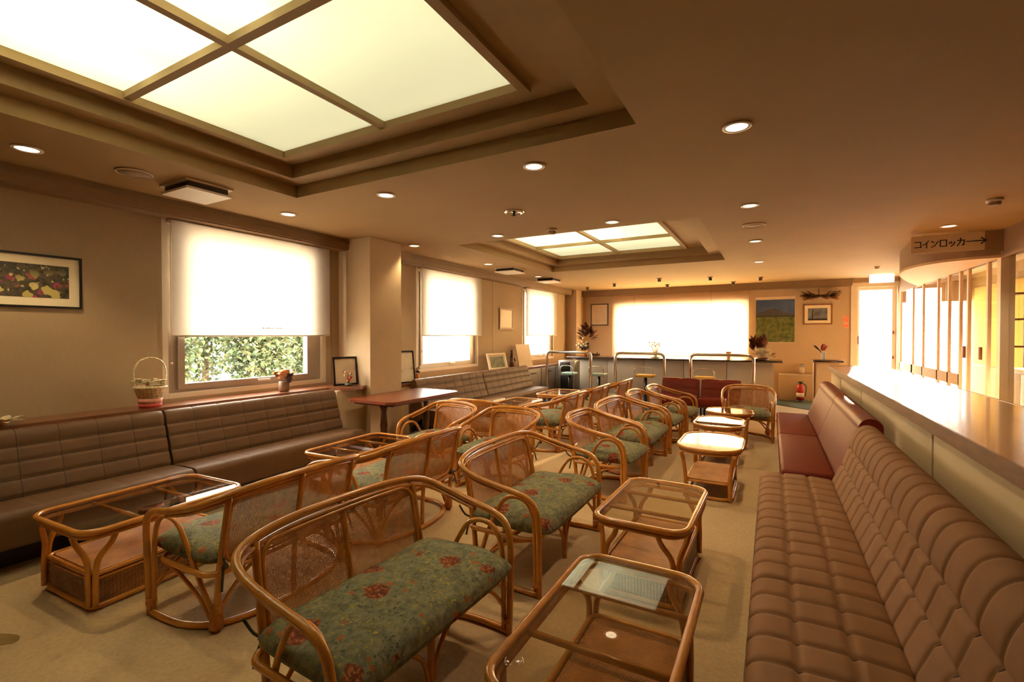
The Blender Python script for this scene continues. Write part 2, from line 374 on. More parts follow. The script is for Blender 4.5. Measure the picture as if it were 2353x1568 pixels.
def spline(pts, n=8, closed=False):
    P = [Vector(p) for p in pts]; N = len(P); out = []
    for i in range(N if closed else N - 1):
        if closed: p0, p1, p2, p3 = P[i - 1], P[i], P[(i + 1) % N], P[(i + 2) % N]
        else: p0, p1, p2, p3 = P[max(i - 1, 0)], P[i], P[i + 1], P[min(i + 2, N - 1)]
        for k in range(n):
            t = k / n
            out.append(0.5 * ((2 * p1) + (p2 - p0) * t + (2 * p0 - 5 * p1 + 4 * p2 - p3) * t * t + (3 * p1 - p0 - 3 * p2 + p3) * t ** 3))
    if not closed: out.append(P[-1])
    return out
def rrect(x0, x1, y0, y1, r, z, n=6):
    out = []
    for cx, cy, a0 in ((x1 - r, y1 - r, 0), (x0 + r, y1 - r, 90), (x0 + r, y0 + r, 180), (x1 - r, y0 + r, 270)):
        for k in range(n + 1):
            a = math.radians(a0 + 90 * k / n); out.append((cx + r * math.cos(a), cy + r * math.sin(a), z))
    return out
def plate(mb, axis, p0, p1, u0, u1, v0, v1, holes):
    # a slab perpendicular to an axis with rectangular holes (u0,u1,v0,v1)
    us = sorted({u0, u1, *[h[0] for h in holes], *[h[1] for h in holes]}); vs = sorted({v0, v1, *[h[2] for h in holes], *[h[3] for h in holes]})
    for a, b in zip(us, us[1:]):
        for c, d in zip(vs, vs[1:]):
            um, vm = (a + b) / 2, (c + d) / 2
            if any(h[0] < um < h[1] and h[2] < vm < h[3] for h in holes): continue
            if axis == 'x': mb.box(p0, p1, a, b, c, d)
            elif axis == 'y': mb.box(a, b, p0, p1, c, d)
            else: mb.box(a, b, c, d, p0, p1)
    return mb

# ------------------------------------------------------------------ the room
CZ = 2.65; WL = -4.85; FY = 12.3; BY = -2.4; RX = 2.3
SK1 = (-3.64, -0.68, -0.42, 2.68); SK2 = (-3.66, -0.65, 5.12, 8.20)
b = MB(); b.box(WL - 0.3, 3.6, BY - 0.2, 9.08, -0.12, 0.0); struct(b.build('floor', M['carpet']))
b = MB(); b.box(-1.0, 3.6, 9.08, FY + 0.3, -0.12, 0.0); struct(b.build('floor_vinyl', M['vinyl']))
b = MB(); b.box(WL - 0.3, -1.0, 9.08, FY + 0.3, -0.12, 0.0); struct(b.build('floor_bar', M['blue_vinyl']))  # bluish tone here is a painted window reflection on the vinyl
b = MB(); b.box(-1.0, 0.72, 9.06, 9.10, 0.0, 0.006); struct(b.build('trim_threshold', M['dark_wood']))
b = MB(); plate(b, 'z', CZ, CZ + 0.10, WL - 0.3, RX, BY - 0.2, FY + 0.3, [SK1, SK2]); struct(b.build('ceiling', M['ceiling']))
b = MB(); b.box(WL - 0.3, 3.7, BY - 0.3, FY + 0.4, 3.25, 3.35); struct(b.build('ceiling_roof', M['cove']))
# left wall with three windows
WIN = [(2.18, 3.97), (5.66, 7.44), (9.22, 10.98)]
b = MB(); plate(b, 'x', WL - 0.10, WL, BY - 0.2, FY + 0.3, 0.0, CZ, [(a, c, 0.86, 2.54) for a, c in WIN]); struct(b.build('wall_left', M['wall']))
b = MB(); plate(b, 'x', WL - 0.32, WL - 0.10, BY - 0.2, FY + 0.3, -0.1, 3.3, [(a, c, 0.84, 2.54) for a, c in WIN]); struct(b.build('wall_left_outer', M['white_trim']))
b = MB(); b.box(WL, WL + 0.19, BY, 4.17, 2.53, CZ); b.box(WL, WL + 0.17, BY, 4.17, 2.515, 2.53)
b.box(WL, WL + 0.19, 4.72, 11.75, 2.53, CZ); b.box(WL, WL + 0.17, 4.72, 11.75, 2.515, 2.53)
b.box(WL, WL + 0.205, BY, 4.17, 2.60, 2.612); b.box(WL, WL + 0.205, 4.72, 11.75, 2.60, 2.612)
struct(b.build('trim_cornice_left', M['cornice']))
b = MB(); b.box(WL, -4.30, 4.17, 4.72, 0, CZ); struct(b.build('wall_pillar', M['column']))
b = MB(); b.box(WL, -4.55, 11.75, FY, 0, CZ); struct(b.build('wall_corner_pillar', M['column']))
b = MB()
for y in (1.05, 0.0, 4.05, 4.85, 7.95): b.box(WL, WL + 0.004, y - 0.004, y + 0.004, 0.86, 2.515)
struct(b.build('trim_wall_seam', M['cornice']))
# far wall
DOOR = (1.60, 2.27, 0.0, 2.46); FWIN = (-3.62, -0.50, 0.95, 2.23)
b = MB(); plate(b, 'y', FY, FY + 0.22, WL - 0.3, RX + 0.04, 0, 3.3, [DOOR, FWIN]); struct(b.build('wall_far', M['far_wall']))
b = MB(); b.box(-4.55, 1.50, FY - 0.14, FY, 2.51, CZ); b.box(-4.55, 1.50, FY - 0.12, FY, 2.495, 2.51); struct(b.build('trim_cornice_far', M['cornice']))
b = MB(); b.box(1.49, 1.60, FY - 0.03, FY, 0, 2.56); b.box(2.27, RX, FY - 0.03, FY, 0, 2.56); b.box(1.60, 2.27, FY - 0.03, FY, 2.46, 2.56); struct(b.build('trim_door_casing', M['white_frame']))
b = MB(); b.box(WL - 0.3, RX + 1.4, BY - 0.2, BY, 0, 3.3); struct(b.build('wall_back', M['wall']))
# right wall: solid behind the camera, glazed from y = 6 on
b = MB(); b.box(RX, RX + 0.12, BY, 5.6, 0, 3.3); b.box(RX, RX + 0.12, 5.6, 7.35, 2.35, 3.3); struct(b.build('wall_right', M['soffit']))
b = MB(); b.box(RX - 0.02, RX + 0.10, 7.35, 7.45, 0, 2.40); struct(b.build('trim_corner_post', M['white_frame']))
b = MB(); b.box(RX - 0.005, RX + 0.06, 7.45, FY, 2.33, 2.42); b.box(RX - 0.02, RX, 5.6, 7.40, 2.33, 2.365); b.box(RX, RX + 0.08, 7.45, FY, 2.42, 3.3); struct(b.build('trim_glass_head', M['soffit']))
# curved soffit over the corner
cur = spline([(2.30, 7.35, 0), (2.0, 7.40, 0), (1.76, 7.58, 0), (1.62, 7.95, 0), (1.60, 8.4, 0), (1.68, 8.95, 0), (1.95, 9.9, 0), (2.30, 10.9, 0)], 6)
poly = [(p.x, p.y) for p in cur]
b = MB(); b.prism(poly, 2.36, CZ); struct(b.build('ceiling_soffit', M['soffit']))
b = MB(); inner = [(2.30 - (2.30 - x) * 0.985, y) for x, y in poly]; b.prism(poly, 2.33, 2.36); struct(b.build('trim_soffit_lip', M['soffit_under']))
# vestibule beyond the glass
b = MB(); plate(b, 'x', 3.40, 3.52, 5.0, FY + 0.3, 0, 3.3, [(9.95, 12.1, 0.92, 2.3)]); b.box(RX, 3.5, 4.9, 5.0, 0, 3.3); struct(b.build('wall_vestibule', M['ochre']))
b = MB(); b.box(2.34, 3.40, FY + .02, FY + .20, 2.12, 3.3); struct(b.build('trim_vestibule_head', M['soffit']))
b = MB(); b.box(RX + 0.08, 3.5, 5.0, FY + 0.3, 2.62, 2.70); struct(b.build('ceiling_vestibule', M['cove']))
# ground outside
b = MB(); b.box(-60, 60, -40, 90, -0.42, -0.40); struct(b.build('ground', M['pavement']))
# a floor stain and the green mat
b = MB(); st = [(-3.25 + 0.135 * math.cos(a) * (1 + .1 * math.sin(3 * a)) + .02 * math.sin(a), 0.715 + 0.075 * math.cos(a) - 0.045 * math.sin(a)) for a in [k * PI / 8 for k in range(16)]]
b.prism(st, 0.0, 0.0015); tag(b.build('carpet_stain', M['stain']), 'dark yellowish oval stain on the carpet in the front left corner', 'stain')
b = MB(); b.prism([(-0.35, 11.5), (0.75, 10.55), (1.5, 10.3), (1.5, 12.0), (-0.35, 12.0)], 0.0, 0.008); tag(b.build('floor_mat', M['green_mat']), 'dark green floor mat in front of the far wall and extinguisher', 'mat')

# windows on the left wall
def window(n, y0, y1):
    o = bpy.data.objects.new('window_%d' % n, None); C.objects.link(o); o.location = (WL, (y0 + y1) / 2, 0.86); struct(o)
    L = (WL, (y0 + y1) / 2, 0.86); h = (y1 - y0) / 2; T = 2.54 - 0.86
    # outer cream casing, inner aluminium frame, sash
    b = MB(); x = -0.05
    b.box(x - .06, -0.005, -h, -h + .05, 0, T); b.box(x - .06, -0.005, h - .05, h, 0, T); b.box(x - .06, -0.005, -h + .05, h - .05, T - .06, T); b.box(x - .06, 0.0, -h + .05, h - .05, 0, .045)
    b.build('casing', M['white_frame'], o)
    g0, g1, k0, k1 = -h + .20, h - .25, .125, 1.55
    b = MB(); b.box(x - .05, x, -h + .05, g0, .045, T - .06); b.box(x - .05, x, g1, h - .05, .045, T - .06); b.box(x - .05, x, g0, g1, .045, k0); b.box(x - .05, x, g0, g1, k1, T - .06)
    for a, c, d, e in ((g0 - .06, g0, k0 - .05, k1 + .05), (g1, g1 + .06, k0 - .05, k1 + .05), (g0, g1, k0 - .05, k0), (g0, g1, k1, k1 + .05)): b.box(x, x + .022, a, c, d, e)
    b.build('sash', M['alu'], o)
    b = MB(); b.box(x - .03, x - .024, g0, g1, k0, k1); b.build('pane', M['glass'], o)
    b = MB(); b.rbox(x + .022, x + .045, .02, .16, k0 - .04, k0 - .015, .006); b.build('sash_handle', M['white_frame'], o)
    # roller blind
    names = {1: 'cream roller blind over the big left window nearest the camera', 2: 'cream roller blind over the middle left window past the pillar', 3: 'cream roller blind over the farthest left window near the bar'}
    t = thing('roller_blind', names[n], 'blind', (WL + 0.07, (y0 + y1) / 2, 2.50), 0, 'roller blinds on the left windows')
    b = MB(); b.box(-.001, .001, -h + .05, h - .0, -1.055, 0.0); b.build('cloth', M['blind'], t)
    b = MB()
    for q in range(11 if n == 1 else 9):
        if q == 6: continue
        b.box(.001, .0016, .02 + q * .022, .034 + q * .022, -.985, -.985 + (.012 if q % 3 else .017))
    b.build('printed_mark', M['grille'], t)
    b = MB(); b.tube([(0, -h + .05, -1.06), (0, h, -1.06)], .008, 8); b.build('bottom_bar', M['white_frame'], t)
    b = MB(); b.tube([(-.030, -h + .03, -.002), (-.030, h + .015, -.002)], .024, 12); b.build('roller_tube', M['white_frame'], t)
    b = MB(); b.tube([(.012, -h + .035, -.02), (.012, -h + .035, -1.30)], .0025, 5); b.ball((.012, -h + .035, -1.31), .012); b.build('pull_cord', M['white_frame'], t)
for i, (a, c) in enumerate(WIN): window(i + 1, a, c)
# far window with its three blinds
o = bpy.data.objects.new('window_4', None); C.objects.link(o); o.location = (0, FY, 0); struct(o)
b = MB()
for x in (FWIN[0], -2.56, -1.56, FWIN[1] - .05): b.box(x, x + .05, .10, .16, .95, 2.23)
b.box(FWIN[0], FWIN[1], .10, .16, .95, 1.0); b.box(FWIN[0], FWIN[1], .10, .16, 2.18, 2.23); b.build('sash', M['alu'], o)
b = MB(); b.box(FWIN[0], FWIN[1], .13, .134, 1.0, 2.18); b.build('pane', M['glass'], o)
for k, (x0, x1, nm) in enumerate(((-3.72, -3.14, 'narrow roller blind at the left end of the sunlit far window'), (-3.13, -1.28, 'wide middle roller blind on the sunlit far window'), (-1.27, -0.46, 'roller blind at the right end of the far window beside the poster'))):
    t = thing('roller_blind', nm, 'blind', ((x0 + x1) / 2, FY - 0.06, 2.49), 0, 'roller blinds on the far window'); h = (x1 - x0) / 2
    b = MB(); b.box(-h, h, -.001, .001, -1.60, 0); b.build('cloth', M['far_blind'], t)
    b = MB(); b.tube([(-h, 0, -1.605), (h, 0, -1.605)], .008, 8); b.build('bottom_bar', M['white_frame'], t)
# exit door, glazed
o = bpy.data.objects.new('door_1', None); C.objects.link(o); o.location = (1.6, FY + 0.06, 0); struct(o)
b = MB(); b.box(0, .05, 0, .05, 0, 2.46); b.box(.60, .67, 0, .05, 0, 2.46); b.box(.05, .60, 0, .05, 2.40, 2.46); b.box(.05, .60, 0, .05, 0, .14); b.build('door_frame', M['white_frame'], o)
b = MB(); b.box(.05, .60, .02, .026, .14, 2.40); b.build('pane', M['glass'], o)
b = MB()
for z in (1.50, .98): b.box(.60, .635, -.03, 0, z - .03, z + .03)
b.build('hinge', M['brown_frame'], o)
b = MB(); b.tube([(.03, -.03, 1.25), (.03, -.03, 1.42)], .012); b.build('door_handle', M['brown_frame'], o)
# glazed screen on the right, mullion by mullion
o = bpy.data.objects.new('window_5', None); C.objects.link(o); o.location = (RX, 7.45, 0); struct(o)
for y in (12.2, 11.27, 10.58, 9.75, 9.24, 8.76, 8.45, 7.80):
    b = MB(); ww = .05 if y not in (11.27,) else .10
    b.box(0, .035, y - 7.45 - ww / 2, y - 7.45 + ww / 2, 0, 2.33); b.build('mullion', M['peach_frame'], o)
b = MB(); b.box(0, .04, 1.3, 4.8, .74, .90); b.box(0, .04, 0, 4.8, 0, .10); b.build('glazing_rail', M['far_wall'], o)
b = MB(); b.box(.015, .021, 0, 4.8, .1, 2.33); b.build('pane', M['glass'], o)
for y in (.98, .42):
    b = MB(); b.rbox(-.05, -.02, y - .03, y + .03, 1.14, 1.30, .008); b.build('door_pull', M['brown_frame'], o)
o = bpy.data.objects.new('window_6', None); C.objects.link(o); o.location = (RX + .03, 6.5, 0); struct(o)
b = MB(); b.box(.0, .05, -.9, -.84, 0, 2.35); b.box(0, .05, .02, .06, 0, 2.35); b.build('mullion', M['soffit'], o)
b = MB(); b.box(.02, .026, -.84, .85, 0, 2.35); b.build('pane', M['glass'], o)
# yellow blinds on the vestibule windows
for k, (y0, y1) in enumerate(((9.97, 11.0), (11.02, 12.08))):
    t = thing('roller_blind', ('sunlit yellow blind in the vestibule behind the glass screen, nearer one', 'sunlit yellow blind at the far end of the vestibule behind the glass')[k], 'blind', (3.40, (y0 + y1) / 2, 2.34), 0, 'yellow blinds in the vestibule'); h = (y1 - y0) / 2
    b = MB(); b.box(-.012, -.010, -h, h, -1.45, 0); b.build('cloth', M['yellow_blind'], t)
    b = MB(); b.tube([(-.011, -h, -1.455), (-.011, h, -1.455)], .008); b.build('bottom_bar', M['white_frame'], t)

# ------------------------------------------------------------------ ceiling coves and luminous panels
def cove(sk, n):
    x0, x1, y0, y1 = sk
    b = MB()
    def ring(m0, m1, z0, z1, right=0.0, right1=0.0):
        X0, X1, Y0, Y1 = x0 + m0, x1 - m0 - right, y0 + m0, y1 - m0; x_0, x_1, y_0, y_1 = x0 + m1, x1 - m1 - right1, y0 + m1, y1 - m1
        b.box(x0 - .02, x_0, y0 - .02, y1 + .02, z0, z1); b.box(x_1, x1 + .02, y0 - .02, y1 + .02, z0, z1); b.box(x_0, x_1, y0 - .02, y_0, z0, z1); b.box(x_0, x_1, y_1, y1 + .02, z0, z1)
    ring(0, .15, 2.752, 2.86, 0, .08)
    struct(b.build('ceiling_cove_step', M['cove']))
    px0, px1, py0, py1 = x0 + .31, x1 - .58, y0 + .74, y1 - .34
    b = MB(); hx, hy = (px0 + px1) / 2, (py0 + py1) / 2
    # soffit around the panel
    plate(b, 'z', 2.86, 2.92, x0 - .02, x1 + .02, y0 - .02, y1 + .02, [(px0, px1, py0, py1)]); struct(b.build('ceiling_cove_soffit', M['cove']))
    t = thing('luminous_ceiling_panel', ('large glowing four-pane light panel in the nearer ceiling recess', 'glowing four-pane light panel in the farther ceiling recess')[n], 'ceiling light', (hx, hy, 2.86), 0, 'luminous ceiling panels')
    X, Y = (px1 - px0) / 2, (py1 - py0) / 2
    b = MB(); f = .055
    b.box(-X - f, X + f, -Y - f, -Y, -.03, 0); b.box(-X - f, X + f, Y, Y + f, -.03, 0); b.box(-X - f, -X, -Y, Y, -.03, 0); b.box(X, X + f, -Y, Y, -.03, 0); b.build('panel_frame', M['cove'], t)
    b = MB(); b.box(-X, X, -.022, .022, -.02, .02); b.build('glazing_bar', M['cove'], t)
    b = MB(); b.box(-.022, .022, -Y, -.022, -.02, .02); b.box(-.022, .022, .022, Y, -.02, .02); b.build('glazing_bar', M['cove'], t)
    for a in ((-X, -.022), (.022, X)):
        for c in ((-Y, -.022), (.022, Y)):
            b = MB(); b.box(a[0], a[1], c[0], c[1], .020, .026); b.build('diffuser_pane', M['diffuser'], t)
    for xx in (-X * .70, -X * .22, X * .26):
        b = MB(); b.tube([(xx, -Y * .92, .11), (xx, Y * .02, .11)], .016, 8); b.build('lamp_tube', M['tube_lamp'], t)
    b = MB(); b.box(-X - .02, X + .02, -Y - .02, Y + .02, .30, .32); b.build('reflector', M['white'], t)
    b = MB(); b.box(-X - .03, -X - .01, -Y, Y, .06, .32); b.box(X + .01, X + .03, -Y, Y, .06, .32); b.box(-X, X, -Y - .03, -Y - .01, .06, .32); b.box(-X, X, Y + .01, Y + .03, .06, .32); b.build('light_box', M['white'], t)
cove(SK1, 0); cove(SK2, 1)

# downlights on their grid
def downlight(x, y, label, z=CZ, power=26.0, r=.062):
    t = thing('downlight', label, 'downlight', (x, y, z), 0, 'round downlights in the ceiling grid')
    b = MB(); b.lathe([(r, 0), (r + .016, -.002), (r + .016, -.008), (r, -.010), (r - .006, -.004)], n=24); b.build('trim_ring', M['white'], t)
    b = MB(); b.lathe([(r - .004, -.006), (.001, -.0055)], n=24); b.build('lamp', M['bulb'], t)
    ld = bpy.data.lights.new('downlight_beam', 'SPOT'); lo = bpy.data.objects.new('downlight_beam', ld); C.objects.link(lo); lo.parent = t; lo.location = (0, 0, -.03)
    ld.energy = power; ld.color = (1.0, 0.76, 0.42); ld.spot_size = math.radians(105); ld.spot_blend = .6; ld.shadow_soft_size = .04
    return t
GX = (-4.19, -2.89, -1.48, -0.18); GY = (1.13, 2.99, 4.86, 6.73, 8.66)
rown = {1.13: 'in front of the first window', 2.99: 'in the row just past the near recess', 4.86: 'in the row between the two ceiling recesses', 6.73: 'level with the far recess', 8.66: 'in the row just past the far recess'}
coln = {-4.19: 'nearest the left windows', -2.89: 'second from the left windows', -1.48: 'third from the left windows', -0.18: 'farthest from the left windows'}
for y in GY:
    for x in GX:
        if y == 1.13 and x != -4.19: continue
        if y in (6.73, 8.66) and x in (-2.89, -1.48): continue
        downlight(x, y, 'lit round downlight ' + rown[y] + ', ' + coln[x])
downlight(1.70, 6.83, 'lit round downlight in front of the hanging direction sign')
# small spot cans over the bar
for k, (x, y) in enumerate(((-2.08, 10.2), (-1.11, 10.48), (-0.20, 10.99), (-2.17, 11.55), (-0.75, 11.6), (-3.21, 10.73), (-4.03, 11.18))):
    t = thing('ceiling_spot', 'small ceiling spot over the bar, ' + ('middle of the front row', 'right of the front row', 'rightmost, above the poster', 'back row above the window', 'back row near the poster', 'second from the left', 'leftmost, by the corner pillar')[k], 'spotlight', (x, y, CZ), 0, 'spot fittings over the bar')
    b = MB(); b.lathe([(.05, 0), (.05, -.015), (.02, -.018)], n=14); b.build('base', M['cornice'], t)
    b = MB(); b.lathe([(.02, -.015), (.035, -.03), (.035, -.07), (.03, -.075)], n=14); b.build('can', M['grey_frame'], t)
# speakers, detectors, sprinklers, air vents
def ceil_disc(name, label, cat, x, y, r, mat, group=None):
    t = thing(name, label, cat, (x, y, CZ), 0, group)
    b = MB(); b.lathe([(r, 0), (r, -.008), (r - .012, -.012), (r - .012, -.006)], n=28); b.build('rim', M['cream'], t)
    b = MB(); b.lathe([(r - .014, -.002), (r - .014, -.008), (.001, -.009)], n=28); b.build('grille', mat, t)
ceil_disc('ceiling_speaker', 'round flush ceiling speaker between the first downlight and the left vent', 'speaker', -4.12, 1.68, .115, M['grille'], 'flush ceiling speakers')
ceil_disc('ceiling_speaker', 'round flush ceiling speaker right of the far recess', 'speaker', -0.17, 5.75, .115, M['grille'], 'flush ceiling speakers')
def detector(label, x, y, s=1.0):
    t = thing('smoke_detector', label, 'detector', (x, y, CZ), 0, 'detectors on the ceiling')
    b = MB(); b.lathe([(.055 * s, 0), (.06 * s, -.02 * s), (.05 * s, -.026 * s)], n=20); b.build('base', M['cream'], t)
    b = MB(); b.lathe([(.045 * s, -.024 * s), (.04 * s, -.055 * s), (.02 * s, -.058 * s)], n=20); b.build('sensor_head', M['grille'], t)
detector('smoke detector on the right of the ceiling before the hanging sign', 1.72, 5.69)
detector('small smoke detector on the near edge of the far ceiling recess', -2.18, 4.87)
detector('tiny detector on the ceiling left of the exit lamp', 1.62, 10.3, .7)
t = thing('ceiling_sprinkler', 'chromed sprinkler ring with a stem between the two ceiling recesses', 'sprinkler', (-2.20, 4.01, CZ))
b = MB(); b.lathe([(.10, 0), (.10, -.008), (.075, -.014), (.07, -.004)], n=24); b.build('rose', M['steel'], t)
b = MB(); b.lathe([(.012, 0), (.012, -.03), (.022, -.032), (.022, -.04), (.004, -.042)], n=12); b.build('nozzle', M['grey_frame'], t)
def vent(x, y, label, h=.15):
    t = thing('air_vent', label, 'air vent', (x, y, CZ), 0, 'square air vents on the ceiling')
    b = MB(); b.box(-.20, .20, -h - .03, h + .03, -.010, 0); b.build('mounting_frame', M['cream'], t)
    b = MB(); b.box(-.175, .175, -h, h, -.055, -.010); b.build('gap', M['vent_dark'], t)
    b = MB(); b.box(-.195, .195, -h - .02, h + .02, -.072, -.055); b.build('face_plate', M['white'], t)
vent(-4.10, 2.10, 'square air vent plate above the nearest left window'); vent(-4.17, 7.45, 'square air vent above the middle left window', .2); vent(-4.17, 9.15, 'square air vent above the farthest left window', .2)
t = thing('exit_lamp', 'glowing white exit lamp box over the glazed exit door', 'exit light', (1.90, 11.6, 2.485))
b = MB(); b.box(-.20, .20, .01, .07, 0, .165); b.build('housing', M['cream'], t)
b = MB(); b.box(-.19, .19, 0, .01, .008, .157); b.build('face', M['exit_lamp'], t)
# hanging sign
t = thing('direction_sign', 'cream board lettered in Japanese with a right arrow hung under the ceiling', 'sign', (1.785, 7.24, 2.52))
b = MB(); b.box(-.325, .325, -.006, .006, -.10, .105); b.build('board', M['sign_board'], t)
def stroke(mb, pts, wd):
    for (x0, z0), (x1, z1) in zip(pts, pts[1:]):
        d = Vector((x1 - x0, 0, z1 - z0)); L = d.length; d = d / L; nx = Vector((-d.z, 0, d.x)) * wd / 2; e = d * wd * .4
        a = Vector((x0, 0, z0)) - e; c = Vector((x1, 0, z1)) + e
        q = [a + nx, a - nx, c - nx, c + nx]
        mb.add([(v.x, -.0085, v.z) for v in q] + [(v.x, -.006, v.z) for v in q], [(0, 1, 2, 3), (7, 6, 5, 4), (0, 4, 5, 1), (1, 5, 6, 2), (2, 6, 7, 3), (3, 7, 4, 0)])
G = {'ko': [[(.1, .85), (.85, .85), (.85, .1)], [(.05, .12), (.95, .12)]],
     'i': [[(.8, .95), (.5, .62), (.05, .4)], [(.55, .65), (.55, 0)]],
     'n': [[(.1, .85), (.4, .68)], [(.1, .05), (.55, .25), (.95, .8)]],
     'ro': [[(.1, .9), (.9, .9), (.9, .08), (.1, .08), (.1, .9)]],
     'tsu': [[(.15, .55), (.22, .35)], [(.42, .6), (.48, .4)], [(.85, .58), (.75, .25), (.4, .02)]],
     'ka': [[(.1, .72), (.9, .72), (.82, .1), (.65, .08)], [(.48, 1.0), (.42, .5), (.1, .02)]],
     'bar': [[(.05, .5), (.95, .5)]], 'arrow': [[(0, .5), (1.0, .5)], [(.62, .88), (1.02, .5), (.62, .12)]]}
x = -.295; lw = {'ko': .075, 'i': .07, 'n': .075, 'ro': .075, 'tsu': .07, 'ka': .08, 'bar': .065, 'arrow': .105}
b = MB()
for gk in ('ko', 'i', 'n', 'ro', 'tsu', 'ka', 'bar', 'arrow'):
    W_ = lw[gk] * .93
    for s_ in G[gk]: stroke(b, [(x + u * W_, -.04 + v * .085) for u, v in s_], .011 if gk != 'arrow' else .014)
    x += lw[gk] + .003
b.build('lettering', M['sign_ink'], t)
b = MB()
for xx in (-.2, .2): b.tube([(xx, 0, .105), (xx, 0, .13)], .003, 5)
b.build('hanger', M['steel'], t)

# ------------------------------------------------------------------ partition with its counter
t = thing('partition_counter', 'long low partition of beige panels with a wide glossy wooden counter top', 'counter', (0.78, 3.35, 0))
b = MB(); b.box(.0, .56, -4.85, 4.85, .0, .93); b.build('body', M['dark_wood'], t)
ys = [-4.84, -2.7, -1.02, .0]
ys = [-1.5, .35, 1.62, 3.31, 5.59, 7.1, 8.19]
for a, c in zip(ys, ys[1:]):
    b = MB(); b.rbox(-.012, .004, a + .017 - 3.35, c - .017 - 3.35, .06, .925, .003); b.build('front_panel', M['panel'], t)
b = MB(); b.rbox(.57, .61, -4.85, 4.85, 0, .93, .003); b.build('rear_panel', M['panel'], t)
b = MB(); b.box(-.03, .60, -4.87, 4.87, .965, 1.0); b.build('counter_top', M['counter_wood'], t)
b = MB(); b.box(-.04, -.03, -4.88, 4.88, .93, 1.002); b.box(.60, .61, -4.88, 4.88, .93, 1.002); b.box(-.03, .60, 4.87, 4.88, .93, 1.002); b.box(-.03, .60, -4.87, 4.87, .93, .965); b.build('counter_edge', M['edge_wood'], t)

# ------------------------------------------------------------------ upholstered benches
def quilt(mb, prof, rows, cols, L, amp, groove=True, sub=6, mi=0, power=3, wu=.35):
    # prof: closed-open profile points (x,z) resampled; rows: list of arc fractions where seams run; cols: number of tufts along y
    pts = [Vector((p[0], 0, p[1])) for p in prof]
    ds = [0]
    for a, c in zip(pts, pts[1:]): ds.append(ds[-1] + (c - a).length)
    tot = ds[-1]
    def at(s):
        s = max(0, min(tot, s))
        for i in range(len(ds) - 1):
            if s <= ds[i + 1] + 1e-9:
                f = (s - ds[i]) / max(1e-9, ds[i + 1] - ds[i]); return pts[i].lerp(pts[i + 1], f)
        return pts[-1]
    us = []
    for r0, r1 in zip(rows, rows[1:]):
        n = max(6, int((r1 - r0) * tot / .014))
        for k in range(n): us.append((r0 + (r1 - r0) * k / n, k / n, r1 - r0))
    us.append((rows[-1], 0.0, 1))
    nv = cols * sub + 1; vs = []
    for (fr, lu, _) in us:
        p = at(fr * tot); d = at(fr * tot + .006) - at(fr * tot - .006); nrm = Vector((d.z, 0, -d.x)).normalized()
        hu = 1 - abs(2 * lu - 1) ** (power + 1)
        for j in range(nv):
            lv = (j % sub) / sub; hv = 1 - abs(2 * lv - 1) ** power if cols > 1 else 1.0
            if j in (0, nv - 1): hv = 0 if cols > 1 else .5
            h = amp * (wu * hu + (1 - wu) * hv) * (hu * .35 + .65)
            q = p + nrm * h; vs.append((q.x, -L / 2 + L * j / (nv - 1), q.z))
    fs = []
    for i in range(len(us) - 1):
        for j in range(nv - 1): fs.append((i * nv + j, i * nv + j + 1, (i + 1) * nv + j + 1, (i + 1) * nv + j))
    mb.add(vs, fs, True, mi)
    n = len(us)
    mb.add([vs[i * nv] for i in range(n)], [tuple(range(n))], False, mi); mb.add([vs[i * nv + nv - 1] for i in range(n)], [tuple(range(n))[::-1]], False, mi)
    mb.across = [[vs[i * nv + c * sub] for i in range(n)] for c in range(1, cols)]
    mb.along = []
    for fr in rows[1:-1]:
        i = min(range(n), key=lambda q: abs(us[q][0] - fr)); mb.along.append([vs[i * nv + j] for j in range(nv)])
    return mb
def seam_shades(mb, r, across=True, along=True):  # thin dark tubes added along the seam grooves as painted crease shade
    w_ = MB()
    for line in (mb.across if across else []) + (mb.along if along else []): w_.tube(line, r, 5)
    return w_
def smooth2(pts, n=5): return [(p.x, p.z) for p in spline([(x, 0, z) for x, z in pts], n)]
def frac_z(prof, z):
    ln = [0]; hit = None
    for a, c in zip(prof, prof[1:]):
        ln.append(ln[-1] + math.hypot(c[0] - a[0], c[1] - a[1]))
        if hit is None and a[1] <= z <= c[1]: hit = ln[-2] + (z - a[1]) / max(1e-9, c[1] - a[1]) * (ln[-1] - ln[-2])
    return hit / ln[-1]
def arc(cx, cz, r, a0, a1, n=6): return [(cx + r * math.cos(math.radians(a0 + (a1 - a0) * k / n)), cz + r * math.sin(math.radians(a0 + (a1 - a0) * k / n))) for k in range(n + 1)]
